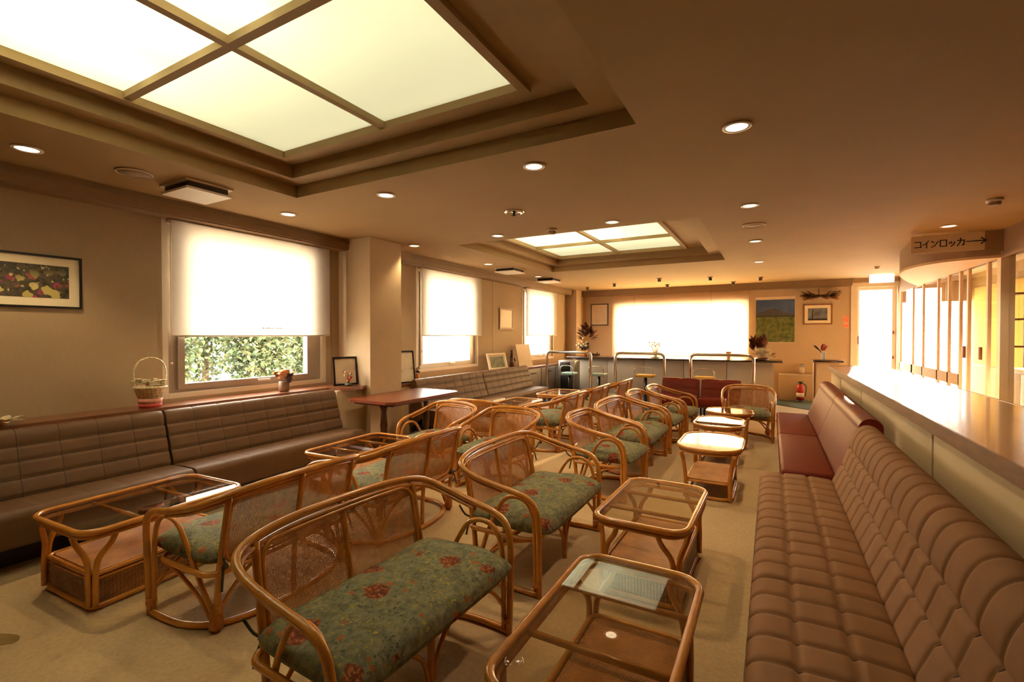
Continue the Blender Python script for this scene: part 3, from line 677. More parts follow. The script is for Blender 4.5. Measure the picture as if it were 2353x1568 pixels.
# local frame of every bench: +x is the front, y the length
def quilted_bench(L):
    t = thing('quilted_bench', '', 'sofa', (0, 0, 0), 0, 'quilted tan benches along the partition')
    b = MB()
    sp = arc(.44, .25, .05, -60, 0, 3)[::1]
    prof = [(.42, .15), (.462, .17)] + [(.47, .33)] + arc(.42, .35, .05, 0, 90, 5) + [(.2, .405), (.03, .395), (.02, .34), (.02, .15)]
    ln = [0]
    for a, c in zip(prof, prof[1:]): ln.append(ln[-1] + math.hypot(c[0] - a[0], c[1] - a[1]))
    T = ln[-1]; top0 = ln[3] / T; top1 = ln[9] / T if len(ln) > 9 else .8
    i_last = prof.index((.03, .395)); top1 = ln[i_last] / T
    quilt(b, prof, [0, top0, top0 + (top1 - top0) * .34, top0 + (top1 - top0) * .67, top1, 1], 12, L, .024, sub=18, power=9)
    w_ = seam_shades(b, .0058, True, False); st_ = b.build('seat', M['tan_cloth'], t); w_.build('seam_welt', M['welt'], st_)
    b = MB()
    prof = smooth2([(.03, .30), (.02, .39), (-.015, .48), (-.05, .57), (-.078, .66), (-.098, .735), (-.125, .785), (-.165, .805), (-.205, .79), (-.235, .74), (-.245, .62), (-.245, .40), (-.245, .12)], 4)
    f0 = frac_z(prof, .80); rows = [0, frac_z(prof, .39), frac_z(prof, .53), frac_z(prof, .655), f0 + .12, 1]
    quilt(b, prof, rows, 12, L, .022, sub=18, power=11, wu=.40)
    w_ = seam_shades(b, .0062, True, False); bk = b.build('backrest', M['tan_cloth'], t); w_.build('seam_welt', M['welt'], bk)
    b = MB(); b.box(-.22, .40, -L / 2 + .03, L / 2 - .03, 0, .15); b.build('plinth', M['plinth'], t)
    return t
q1 = quilted_bench(1.75)
q1.location = (.42, 3.145, 0); q1.rotation_euler.z = PI; q1['label'] = 'farther quilted tan bench along the partition, next to the red seats'
dup(q1, 'nearer quilted tan bench along the partition, cut by the picture edge', (.42, 1.385, 0), PI)
def ribbed_bench(L):
    t = thing('wall_bench', '', 'sofa', (0, 0, 0), 0, 'brown vinyl benches under the left windows')
    b = MB()
    prof = [(.30, .17), (.345, .18), (.36, .30)] + arc(.31, .345, .05, 0, 90, 5) + [(.15, .392), (.01, .385), (.0, .33), (.0, .17)]
    ln = [0]
    for a, c in zip(prof, prof[1:]): ln.append(ln[-1] + math.hypot(c[0] - a[0], c[1] - a[1]))
    T = ln[-1]; i1 = prof.index((.01, .385))
    quilt(b, prof, [0, ln[i1] / T, 1], 8, L, .007, sub=12, power=12)
    b.build('seat', M['brown_vinyl'], t)
    b = MB()
    prof = smooth2([(.005, .28), (.0, .39), (-.038, .50), (-.073, .61), (-.108, .72), (-.122, .775), (-.150, .803), (-.182, .785), (-.200, .73), (-.205, .60), (-.205, .40), (-.205, .12)], 4)
    quilt(b, prof, [0, frac_z(prof, .39), frac_z(prof, .50), frac_z(prof, .61), frac_z(prof, .705), frac_z(prof, .80) + .12, 1], 8, L, .018, sub=12, power=10, wu=.70)
    w_ = seam_shades(b, .0026)
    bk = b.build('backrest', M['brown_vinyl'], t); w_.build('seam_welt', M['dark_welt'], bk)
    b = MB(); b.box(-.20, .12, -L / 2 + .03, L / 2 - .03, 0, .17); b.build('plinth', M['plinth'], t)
    return t
w1 = ribbed_bench(1.73); w1.location = (-4.29, 1.115, 0)
w1['label'] = 'brown vinyl bench against the left wall nearest the camera, behind the long rattan table'
for y, lb in ((2.865, 'brown vinyl bench under the nearest left window, ending at the pillar'), (6.0, 'brown vinyl bench past the pillar under the middle left window'), (7.75, 'farthest brown vinyl bench on the left wall, before the bar')):
    dup(w1, lb, (-4.29, y, 0))
def red_seat(L, dents, hz=1.0):
    t = thing('red_bench', '', 'sofa', (0, 0, 0), 0, 'oxblood vinyl seats')
    b = MB(); b.rbox(.0, .36, -L / 2, L / 2, .27, .41, .03, 3); b.build('seat', M['red_vinyl'], t)
    b = MB(); b.rbox(.02, .35, -L / 2 + .01, L / 2 - .01, .245, .27, .008); b.build('seat_base', M['dark_vinyl'], t)
    b = MB()
    prof = [(x, z * hz) for x, z in [(.0, .28), (.0, .40), (-.06, .58), (-.13, .77)] + arc(-.20, .775, .07, 10, 160, 6) + [(-.27, .6), (-.24, .28)]]
    ln = [0]
    for a, c in zip(prof, prof[1:]): ln.append(ln[-1] + math.hypot(c[0] - a[0], c[1] - a[1]))
    T = ln[-1]
    quilt(b, prof, [0, .30, .46, .60, 1] if dents else [0, 1], 2 if dents else 1, L, .02 if dents else .008, sub=12, power=4); b.build('backrest', M['red_vinyl'], t)
    for s in (-1, 1):
        b = MB(); b.box(.30, .33, s * (L / 2 - .05) - .015, s * (L / 2 - .05) + .015, 0, .245); b.build('leg', M['black'], t)
        b = MB(); b.box(-.2, -.17, s * (L / 2 - .05) - .015, s * (L / 2 - .05) + .015, 0, .28); b.build('leg', M['black'], t)
    return t
r1 = red_seat(1.55, False); r1.location = (.43, 4.93, 0); r1.rotation_euler.z = PI; r1['label'] = 'nearer oxblood red bench along the partition, between tan bench and second red bench'
dup(r1, 'farther oxblood red bench along the partition, beyond its twin', (.43, 6.49, 0), PI)
r2 = red_seat(.62, True, .79); r2.location = (-1.40, 8.55, 0); r2.rotation_euler.z = -PI / 2; r2['label'] = 'left one of two red vinyl seats facing the camera before the bar'
dup(r2, 'right one of two red vinyl seats facing the camera, behind the far rattan chair', (-.745, 8.55, 0), -PI / 2)

# ------------------------------------------------------------------ rattan seats
# local frame: +x front, y width; origin on the floor
def rattan_seat(w, kind):
    big = w > .8; h = w / 2
    t = thing('rattan_loveseat' if big else 'rattan_armchair', '', 'loveseat' if big else 'armchair', (0, 0, 0), 0, 'rattan loveseats with floral cushions' if big else 'rattan armchairs with floral cushions')
    R = .0165
    rear = [(-.262, -h * .87, .682), (-.292, -h * .52, .702), (-.30, 0, .706), (-.292, h * .52, .702), (-.262, h * .87, .682)]
    side = [(.29, .012, .0), (.295, .005, .25), (.292, .0, .42), (.265, -.008, .515), (.19, -.016, .562), (.06, -.022, .588), (-.10, -.024, .622), (-.205, -.005, .655)]
    rail = [(x, -h - o, z) for x, o, z in [(a, -c_, d) for a, c_, d in [(s[0], s[1], s[2]) for s in side]]]
    rail = [(s[0], -(h - s[1]), s[2]) for s in side] + rear + [(s[0], (h - s[1]), s[2]) for s in side][::-1]
    rl = spline(rail, 7)
    b = MB(); b.tube(rl, R, 10); b.build('top_rail', M['rattan'], t)
    # second, thinner pole under the top rail of the back
    b = MB(); b.tube([(p.x + .012, p.y * .985, p.z - .028) for p in rl if p.z > .585], .010, 8); b.build('under_rail', M['rattan'], t)
    for s in (-1, 1):
        hoop = spline([(.265, s * (h - .018), .03), (.262, s * (h - .02), .30), (.252, s * (h - .022), .43), (.215, s * (h - .024), .505), (.145, s * (h - .026), .53), (.065, s * (h - .03), .505), (.005, s * (h - .035), .42), (-.055, s * (h - .045), .30), (-.115, s * (h - .065), .15), (-.155, s * (h - .085), .05)], 6)
        b = MB(); b.tube(hoop, .0125, 8); b.build('arm_hoop', M['rattan'], t)
        yy = s * h * .83
        b = MB(); b.tube(spline([(-.165, yy, .0), (-.185, yy, .25), (-.225, yy * .99, .48), (-.262, yy * .98, .675)], 4), .016, 9); b.build('rear_post', M['rattan'], t)
        b = MB(); b.tube([(-.163, yy, .02), (-.170, yy, .13)], [.034, .026], 9); b.build('binding', M['binding'], t)
        b = MB(); b.tube([(.28, s * (h - .012), .06), (.278, s * (h - .012), .085)], .027, 8); b.build('binding', M['binding'], t)
        # curved braces from the rear foot to the seat ring
        b = MB(); b.tube(spline([(-.163, yy, .06), (-.16, yy - s * .07, .16), (-.165, yy - s * .17, .25), (-.17, yy - s * .26, .285)], 4), .010, 7); b.build('brace', M['rattan'], t)
        b = MB(); b.tube(spline([(.27, s * (h - .02), .13), (.24, s * (h - .07), .21), (.23, s * (h - .15), .265), (.23, s * (h - .24), .285)], 4), .010, 7); b.build('brace', M['rattan'], t)
        b = MB(); b.tube(spline([(.20, s * (h - .03), .29), (.08, s * (h - .04), .25), (-.06, s * (h - .06), .15), (-.13, s * (h - .075), .05)], 4), .010, 7); b.build('brace', M['rattan'], t)
    if big:
        b = MB(); b.tube(spline([(-.215, 0, .02), (-.225, 0, .28), (-.262, 0, .50), (-.298, 0, .695)], 4), .015, 9); b.build('rear_post', M['rattan'], t)
        b = MB(); b.tube([(.235, 0, .0), (.235, 0, .285)], .015, 9); b.build('front_leg', M['rattan'], t)
        for s in (-1, 1):
            b = MB(); b.tube(spline([(.235, s * .012, .07), (.235, s * .05, .18), (.235, s * .16, .28)], 4), .010, 7); b.build('brace', M['rattan'], t)
    # seat ring and floor runner
    b = MB(); b.tube(rrect(-.20, .25, -h + .03, h - .03, .07, .295, 5), .0145, 9, True); b.build('seat_ring', M['rattan'], t)
    b = MB(); b.tube(spline([(.285, -h + .012, .017), (.14, -h + .010, .017), (-.01, -h + .030, .017), (-.13, -h + .10, .017), (-.205, -h + .24, .017), (-.235, 0, .017), (-.205, h - .24, .017), (-.13, h - .10, .017), (-.01, h - .030, .017), (.14, h - .010, .017), (.285, h - .012, .017)], 6), .016, 9); b.build('floor_runner', M['rattan'], t)
    # woven back panel, curved like the rail, with a bent pole around it
    def px(u, z):   # u in -1..1 across the back
        k = (z - .30) / .39
        return -.19 - .075 * k - .028 * (1 - u * u)
    U = h * .785; z0, z1 = .325, .668
    nu, nz = 16, 8; b = MB(); vs = []; base = 0
    for i in range(nz + 1):
        for j in range(nu + 1):
            u = -1 + 2 * j / nu; z = z0 + (z1 - .02 * u * u - z0) * i / nz
            vs.append((px(u, z), u * U, z)); b.uv[len(vs) - 1] = (u * U, z)
    b.add(vs, [(i * (nu + 1) + j, i * (nu + 1) + j + 1, (i + 1) * (nu + 1) + j + 1, (i + 1) * (nu + 1) + j) for i in range(nz) for j in range(nu)], True)
    pn = b.build('back_panel', M['cane'], t)
    fr = []
    for (y, z, _) in [(p[0], p[1], 0) for p in rrect(-U, U, z0, z1 - .008, .07, 0, 5)]:
        fr.append((px(y / U, z) + .004, y, z))
    fine = []
    for a, c in zip(fr, fr[1:] + fr[:1]):
        n = max(1, int((Vector(c) - Vector(a)).length / .06))
        for k in range(n):
            y = a[1] + (c[1] - a[1]) * k / n; z = a[2] + (c[2] - a[2]) * k / n; fine.append((px(y / U, z) + .004, y, z))
    b = MB(); b.tube(fine, .0105, 7, True); b.build('panel_frame', M['rattan'], pn)
    # cushion
    b = MB(); cx0, cx1, ch = -.185, .345, h - .035; nx, ny = 14, max(14, int(w * 22)); vs = []; rnd = random.Random(int(w * 1000))
    def ssq(a): return math.copysign(abs(a) ** .62, a)
    for side_ in (1, -1):
        for i in range(nx + 1):
            for j in range(ny + 1):
                a = -1 + 2 * i / nx; c_ = -1 + 2 * j / ny
                fx = math.sin(a * PI / 2); fy = math.sin(c_ * PI / 2)
                edge = (1 - abs(fx) ** 5) ** .42 * (1 - abs(fy) ** (5 if not big else 9)) ** .42
                x = (cx0 + cx1) / 2 + fx * (cx1 - cx0) / 2 * (1 - .05 * abs(fy) ** 6); y = fy * ch * (1 - .03 * abs(fx) ** 4)
                zz = .364 + side_ * .062 * edge - .02 * max(0, a - .5) + (.010 * math.sin(x * 17 + y * 5) * math.sin(y * 11) * edge if side_ > 0 else 0)
                vs.append((x, y, zz))
    n1 = (nx + 1) * (ny + 1); fs = []
    for i in range(nx):
        for j in range(ny):
            q = (i * (ny + 1) + j, (i + 1) * (ny + 1) + j, (i + 1) * (ny + 1) + j + 1, i * (ny + 1) + j + 1)
            fs.append(q); fs.append(tuple(n1 + k for k in q[::-1]))
    b.add(vs, fs, True); cu = b.build('cushion', M['floral'], t)
    for s in (-1, 1):
        yy = s * h * .80
        b = MB(); b.tube(spline([(-.17, yy * .95, .335), (-.205, yy, .33), (-.222, yy + s * .015, .30), (-.235, yy + s * .03, .22)], 3), .006, 6); b.ball((-.212, yy, .325), .018, .018, .016, 8, 5)
        b.tube(spline([(-.212, yy, .325), (-.25, yy + s * .02, .34), (-.275, yy + s * .045, .40)], 3), .006, 6); b.build('tie', M['tie'], cu)
    return t
proto = {}
def seat(w, x, y, rz, label, kind=None):
    if w not in proto:
        proto[w] = rattan_seat(w, kind); r = proto[w]; r.location = (x, y, 0); r.rotation_euler.z = rz; r['label'] = label
    else: r = dup(proto[w], label, (x, y, 0), rz)
    return r
D = math.radians
LVS = 1.03
seat(LVS, -1.41, 1.465, D(-2), 'rattan loveseat with green floral cushion in the foreground, facing the near glass table')
seat(LVS, -1.40, 2.81, D(0), 'rattan loveseat facing the second glass table, right behind the foreground loveseat')
seat(.95, -2.54, 1.67, PI + D(2), 'rattan loveseat seen from behind, facing the long glass table at far left')
seat(.95, -2.50, 2.73, PI, 'rattan loveseat seen from behind, facing the second table by the left bench')
seat(.66, -1.37, 4.29, D(-2), 'rattan armchair third in the right-hand row, beyond the second loveseat')
seat(LVS, -1.38, 5.25, D(0), 'rattan loveseat with big floral cushion, fourth in the right-hand row')
seat(.66, -1.34, 6.24, D(-3), 'rattan armchair fifth in the right-hand row, level with the second round table')
seat(.66, -1.26, 7.00, D(-3), 'farthest rattan armchair in the right-hand row, beside the two red seats')
seat(.62, -3.05, 3.92, -PI / 2 + D(-4), 'left of two rattan armchairs facing the camera before the red table')
seat(.62, -2.30, 3.90, -PI / 2 + D(-3), 'right of two rattan armchairs facing the camera before the red table')
seat(.66, -3.02, 4.72, PI / 2 + D(3), 'rattan armchair turned away, its back behind the two that face the camera')
seat(.84, -2.45, 5.63, PI, 'rattan loveseat seen from behind in the left row beyond the red table')
seat(.95, -2.44, 6.62, PI, 'second farthest rattan loveseat in the left row, seen from behind')
seat(.95, -2.36, 7.68, PI, 'farthest rattan loveseat in the left row, its back toward the bar side')
seat(.62, -.28, 7.42, -PI / 2 + D(2), 'lone rattan armchair facing the camera at the far end of the aisle')

# ------------------------------------------------------------------ rattan tables with glass tops
def leg_pair(t, x, y, sx, sy, zt, zb, inx, iny):
    # two bent poles that lean together at each corner
    for dx, dy in ((1, 0), (0, 1)):
        b = MB()
        top = (x - sx * dx * .135, y - sy * dy * .135, zt); mid = (x - sx * (inx + dx * .035), y - sy * (iny + dy * .035), .27); bot = (x - sx * (inx + dx * .022), y - sy * (iny + dy * .022), zb)
        b.tube(spline([top, (top[0] * .72 + mid[0] * .28, top[1] * .72 + mid[1] * .28, zt - .05), mid, (bot[0], bot[1], .16), bot], 4), .0145, 8); b.build('leg', M['rattan'], t)
def rim(t, X, Y, r, z):
    b = MB(); b.tube(rrect(-X, X, -Y, Y, r, z, 8), .0165, 10, True); b.tube(rrect(-X + .012, X - .012, -Y + .012, Y - .012, r, z - .031, 8), .0125, 8, True); b.build('top_rim', M['rattan'], t)
    b = MB(); p = rrect(-X + .010, X - .010, -Y + .010, Y - .010, r - .008, 0, 8); b.prism([(q[0], q[1]) for q in p], z + .002, z + .009); b.build('glass_top', M['table_glass'], t)
def box_table(X, Y, label, loc, rz=0.0):
    t = thing('rattan_glass_table', label, 'coffee table', loc, rz, 'rattan coffee tables with woven bases')
    zt = .430; rim(t, X, Y, .10, zt)
    for yb in (-Y * .33, Y * .42):
        b = MB(); b.tube([(-X + .01, yb, zt - .020), (X - .01, yb, zt - .020)], .012, 8); b.build('crossbar', M['rattan'], t)
    ix, iy = X - .055, Y - .055
    for sx in (-1, 1):
        for sy in (-1, 1): leg_pair(t, sx * (X - .005), sy * (Y - .005), sx, sy, zt - .03, .03, .035, .035)
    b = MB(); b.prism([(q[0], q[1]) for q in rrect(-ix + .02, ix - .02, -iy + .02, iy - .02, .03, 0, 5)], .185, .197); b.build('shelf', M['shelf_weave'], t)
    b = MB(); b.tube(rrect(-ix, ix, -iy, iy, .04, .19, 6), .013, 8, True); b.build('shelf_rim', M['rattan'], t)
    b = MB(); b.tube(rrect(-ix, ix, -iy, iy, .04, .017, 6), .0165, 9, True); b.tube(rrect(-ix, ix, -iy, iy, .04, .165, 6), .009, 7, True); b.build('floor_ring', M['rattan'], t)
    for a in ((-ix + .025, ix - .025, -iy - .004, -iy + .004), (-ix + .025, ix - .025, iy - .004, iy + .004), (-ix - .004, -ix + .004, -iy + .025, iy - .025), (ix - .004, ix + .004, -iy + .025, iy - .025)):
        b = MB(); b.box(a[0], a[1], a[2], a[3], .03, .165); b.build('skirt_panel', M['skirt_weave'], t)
    return t
def open_table(X, Y, label, loc, rz=0.0, r=.225):
    t = thing('rattan_side_table', label, 'coffee table', loc, rz, 'small rattan tables with open shelves')
    zt = .440; rim(t, X, Y, r, zt)
    b = MB(); b.tube([(-X + .01, 0, zt - .020), (X - .01, 0, zt - .020)], .011, 8); b.build('crossbar', M['rattan'], t)
    for sx in (-1, 1):
        for sy in (-1, 1):
            b = MB(); x, y = sx * (X - .05), sy * (Y - .06)
            b.tube(spline([(x, y, zt - .03), (x - sx * .02, y - sy * .01, .30), (x - sx * .035, y - sy * .02, .15), (x - sx * .03, y - sy * .015, .0)], 4), .0165, 8); b.build('leg', M['rattan'], t)
            b = MB(); b.tube(spline([(x + sx * .01, y + sy * .03, zt - .035), (x - sx * .02, y - sy * .035, .28), (x - sx * .03, y - sy * .05, .03)], 4), .012, 8); b.build('leg', M['rattan'], t)
    b = MB(); b.prism([(q[0], q[1]) for q in rrect(-X + .09, X - .09, -Y + .09, Y - .09, .05, 0, 4)], .150, .165); b.build('shelf', M['shelf_weave'], t)
    b = MB(); b.tube(rrect(-X + .07, X - .07, -Y + .07, Y - .07, .09, .016, 5), .015, 8, True); b.tube(rrect(-X + .08, X - .08, -Y + .08, Y - .08, .06, .147, 5), .010, 7, True); b.build('floor_ring', M['rattan'], t)
    return t
box_table(.255, .46, 'glass topped rattan table in the foreground beside the quilted bench', (-.495, 1.60, 0), D(0))
box_table(.25, .41, 'second glass topped rattan table on the right, in front of the second loveseat', (-.615, 2.90, 0), D(-1))
open_table(.265, .41, 'nearest oval-looking rattan table whose top shines white, on the right', (-.485, 4.76, 0))
open_table(.255, .37, 'middle white-shining rattan table in the right-hand aisle', (-.515, 5.88, 0))
open_table(.275, .27, 'farthest small glass table in the aisle, before the lone armchair', (-.47, 6.78, 0))
box_table(.31, .43, 'long glass topped rattan table at far left in front of the bench', (-3.37, 1.42, 0), D(3))
box_table(.255, .45, 'glass topped rattan table behind the left loveseats, before the window bench', (-3.31, 3.10, 0), D(2))
box_table(.25, .45, 'glass rattan table in the left row beyond the red table', (-3.36, 6.20, 0))
box_table(.25, .45, 'farthest glass rattan table in the left row near the bar', (-3.28, 7.62, 0))

# ------------------------------------------------------------------ red table at the pillar
t = thing('pillar_table', 'glossy red-brown wooden table standing against the pillar', 'table', (-3.93, 4.40, 0))
b = MB(); b.prism([(-.36, -.58), (-.27, -.64), (.27, -.64), (.36, -.58), (.36, .58), (.27, .64), (-.27, .64), (-.36, .58)], .685, .715); b.build('tabletop', M['table_wood'], t)
b = MB(); b.prism([(-.30, -.55), (.30, -.55), (.30, .55), (-.30, .55)], .655, .685); b.build('apron', M['dark_wood'], t)
for y in (-.38, .38):
    b = MB(); b.lathe([(.035, .03), (.045, .10), (.03, .20), (.045, .40), (.03, .55), (.06, .655)], (0, y, 0), 14); b.build('leg', M['dark_wood'], t)
    b = MB(); b.rbox(-.25, .25, y - .03, y + .03, 0, .04, .01); b.build('foot', M['dark_wood'], t)
b = MB(); b.box(-.02, .02, -.38, .38, .16, .22); b.build('stretcher', M['dark_wood'], t)

# ------------------------------------------------------------------ window ledges on the left wall
t = thing('window_ledge', 'dark reddish wooden ledge behind the near benches, under the first window', 'ledge', (WL, 1.0, 0))
b = MB(); b.prism([(0, -3.4), (.31, -3.4), (.31, 2.75), (.52, 2.86), (.52, 3.05), (.49, 3.168), (0, 3.168)], .795, .83); b.build('ledge_top', M['ledge_wood'], t)
b = MB(); b.box(0, .30, -3.4, 2.74, 0, .795); b.box(0, .44, 2.76, 3.168, 0, .795); b.build('ledge_body', M['panel'], t)
t = thing('window_ledge', 'dark wooden ledge past the pillar, under the middle and far windows', 'ledge', (WL, 7.0, 0))
b = MB(); b.box(0, .31, -2.278, 4.74, .715, .75); b.build('ledge_top', M['ledge_wood'], t)
b = MB(); b.box(0, .30, -2.278, 1.64, 0, .715); b.build('ledge_body', M['panel'], t)
for k, y in enumerate((8.72, 9.50, 10.28)):
    t = thing('ledge_cabinet', ('beige cabinet under the far ledge, next to the last bench', 'beige cabinet with a dark handle under the ledge, second from the last bench', 'beige cabinet under the ledge, nearest the corner pillar')[k], 'cabinet', (WL + .03, y, 0), 0, 'cabinets under the far window ledge')
    b = MB(); b.box(0.0, .30, -.0, .76, .06, .71); b.build('body', M['cab_white'], t)
    b = MB(); b.rbox(.30, .318, .02, .74, .09, .70, .004); b.build('door', M['cab_white'], t)
    b = MB(); b.rbox(.318, .33, .25, .50, .60, .625, .004); b.build('handle', M['black'], t)
    b = MB(); b.box(0, .27, 0.0, .76, 0, .06); b.build('plinth', M['plinth'], t)

# ------------------------------------------------------------------ the bar along the far wall
t = thing('bar_counter', 'bar counter with dark top and beige front along the sunlit far window', 'bar counter', (-1.8, 11.0, 0))
b = MB(); b.rbox(-2.55, 2.0, -.42, .45, .895, .93, .006); b.build('counter_top', M['bar_top'], t)
for k in range(5):
    b = MB(); x0 = -2.45 + k * .86; b.rbox(x0, x0 + .85, -.20, -.16, .05, .895, .004); b.build('front_panel', M['bar_panel'], t)
b = MB(); b.box(-2.45, 1.86, -.16, .40, 0, .895); b.build('body', M['bar_panel'], t)
for k, (x0, x1, lb) in enumerate(((-4.28, -3.28, 'chromed hoop rail at the left end of the bar, before the flower arrangement'), (-2.76, -1.80, 'middle chromed hoop rail in front of the bar'), (-1.32, -.27, 'right-hand chromed hoop rail in front of the bar, above the red seats'))):
    t = thing('hoop_rail', lb, 'rail', ((x0 + x1) / 2, 9.30, 0), 0, 'chromed hoop rails before the bar'); h = (x1 - x0) / 2
    pts = [(-h, 0, .0), (-h, 0, .995)] + [(-h + .09 - .09 * math.cos(a), 0, .995 + .09 * math.sin(a)) for a in (D(22), D(45), D(67), D(90))] + [(h - .09 + .09 * math.sin(a), 0, .995 + .09 * math.cos(a)) for a in (0, D(22), D(45), D(67))] + [(h, 0, .995), (h, 0, 0)]
    b = MB(); b.tube(pts, .028, 10); b.build('hoop', M['steel'], t)
    for s in (-1, 1):
        b = MB(); b.lathe([(.05, 0), (.05, .012), (.03, .016)], (s * h, 0, 0), 14); b.build('floor_flange', M['steel'], t)
def stool(x, y, m, label, wd=.19, z=.60):
    t = thing('bar_stool', label, 'stool', (x, y, 0), 0, 'bar stools')
    b = MB(); b.rbox(-wd, wd, -.16, .16, z - .035, z + .02, .02, 3); b.build('seat', m, t)
    b = MB(); b.lathe([(.03, .02), (.03, z - .035)], n=12); b.build('column', M['black'], t)
    b = MB(); b.lathe([(.19, 0), (.19, .012), (.05, .03), (.03, .05)], n=24); b.build('base', M['steel'], t)
    b = MB(); b.tube(spline([(-wd + .01, -.16, z - .02), (-wd + .0, -.19, z + .12), (-wd + .05, -.19, z + .17), (0, -.19, z + .18), (wd - .05, -.19, z + .17), (wd, -.19, z + .12), (wd - .01, -.16, z - .02)], 4), .008, 7); b.build('back_hoop', M['steel'], t)
stool(-2.30, 9.95, M['yellow_seat'], 'bar stool with a bright yellow seat under the middle hoop rail')
stool(-1.16, 10.05, M['yellow_seat'], 'bar stool with a yellow seat behind the left red seat, right hoop rail')
stool(-3.92, 9.72, M['cyan_seat'], 'bar stool with a pale cyan seat inside the left hoop rail', .14)
stool(-3.25, 9.75, M['mint_seat'], 'bar stool with a pale mint seat between the left and middle hoop rails', .16)
t = thing('drinks_cooler', 'grey metal box with a dark opening beside the cyan bar stool', 'box', (-4.12, 10.25, 0))
b = MB(); b.rbox(-.24, .17, -.15, .2, .10, .86, .02); b.build('body', M['tin'], t)
b = MB(); b.rbox(-.19, .06, -.165, -.15, .60, .82, .006); b.build('opening', M['black'], t)
b = MB(); b.rbox(-.18, .12, -.165, -.15, .16, .52, .006); b.build('lower_door', M['black'], t)
for sx in (-.2, .13):
    for sy in (-.11, .16):
        b = MB(); b.lathe([(.02, 0), (.02, .10)], (sx, sy, 0), 10); b.build('foot', M['black'], t)
# low cabinet, console, extinguisher on the right of the bar
t = thing('low_cabinet', 'low beige cabinet against the far wall behind the fire extinguisher', 'cabinet', (.42, 12.14, 0))
b = MB(); b.rbox(-.26, .40, -.14, .14, .0, .565, .006); b.build('body', M['far_wall'], t)
b = MB(); b.rbox(-.27, .41, -.15, .15, .565, .585, .004); b.build('top', M['cream'], t)
t = thing('corner_console', 'tall beige console with dark top at the end of the partition', 'cabinet', (.86, 9.75, 0))
b = MB(); b.rbox(-.20, .14, -.28, .25, .0, .985, .006); b.build('body', M['panel'], t)
b = MB(); b.rbox(-.235, .20, -.30, .28, .985, 1.02, .005); b.build('top', M['bar_top'], t)
b = MB(); b.box(-.215, -.195, -.29, -.25, 0, .985); b.build('dark_post', M['dark_wood'], t)
t = thing('fire_extinguisher', 'red fire extinguisher on a small stand before the low cabinet', 'fire extinguisher', (.56, 11.85, 0))
b = MB(); b.lathe([(.001, .05), (.07, .055), (.072, .30), (.055, .36), (.02, .38)], n=18); b.build('cylinder', M['red_paint'], t)
b = MB(); b.lathe([(.022, .375), (.025, .42), (.012, .43)], n=12); b.tube([(-.05, 0, .425), (.05, 0, .44)], .01, 6); b.build('valve', M['black'], t)
b = MB(); b.tube(spline([(.02, 0, .41), (.10, 0, .36), (.105, 0, .24), (.085, 0, .12)], 4), .010, 6); b.build('hose', M['black'], t)
b = MB(); b.lathe([(.0735, .11), (.0735, .20)], n=18); b.build('body_label', M['white'], t)
b = MB(); b.lathe([(.10, 0), (.10, .02), (.08, .05)], n=18); b.build('stand', M['black'], t)
t = thing('thermos_jar', 'small lidded grey jar on the low cabinet top', 'jar', (.60, 12.14, .585))
b = MB(); b.lathe([(.05, 0), (.055, .03), (.05, .15), (.035, .17)], n=16); b.build('body', M['cream'], t)
b = MB(); b.lathe([(.055, .17), (.06, .19), (.05, .215), (.01, .22)], n=16); b.build('lid', M['tin'], t)

# ------------------------------------------------------------------ pictures
def framed(name, label, loc, rz, w, h, fm, fw, mat_w, print_mat, tilt=0.0, depth=.022, group=None, matm=None, bottom=False):
    # local frame: picture faces -y; origin at the bottom centre of the frame
    t = thing(name, label, 'picture', loc, rz, group); t.rotation_euler = (-tilt, 0, rz)
    b = MB(); b.box(-w / 2, -w / 2 + fw, -depth, 0, 0, h); b.box(w / 2 - fw, w / 2, -depth, 0, 0, h); b.box(-w / 2 + fw, w / 2 - fw, -depth, 0, 0, fw); b.box(-w / 2 + fw, w / 2 - fw, -depth, 0, h - fw, h); b.build('frame', fm, t)
    if mat_w > 0:
        b = MB(); b.box(-w / 2 + fw, w / 2 - fw, -depth * .5, -.002, fw, h - fw); b.build('mat_board', matm or M['mat_board'], t)
    m = fw + mat_w
    b = MB(); b.box(-w / 2 + m, w / 2 - m, -depth * .5 - .002, -depth * .5 + .0005, m, h - m); b.build('print', print_mat, t)
    return t
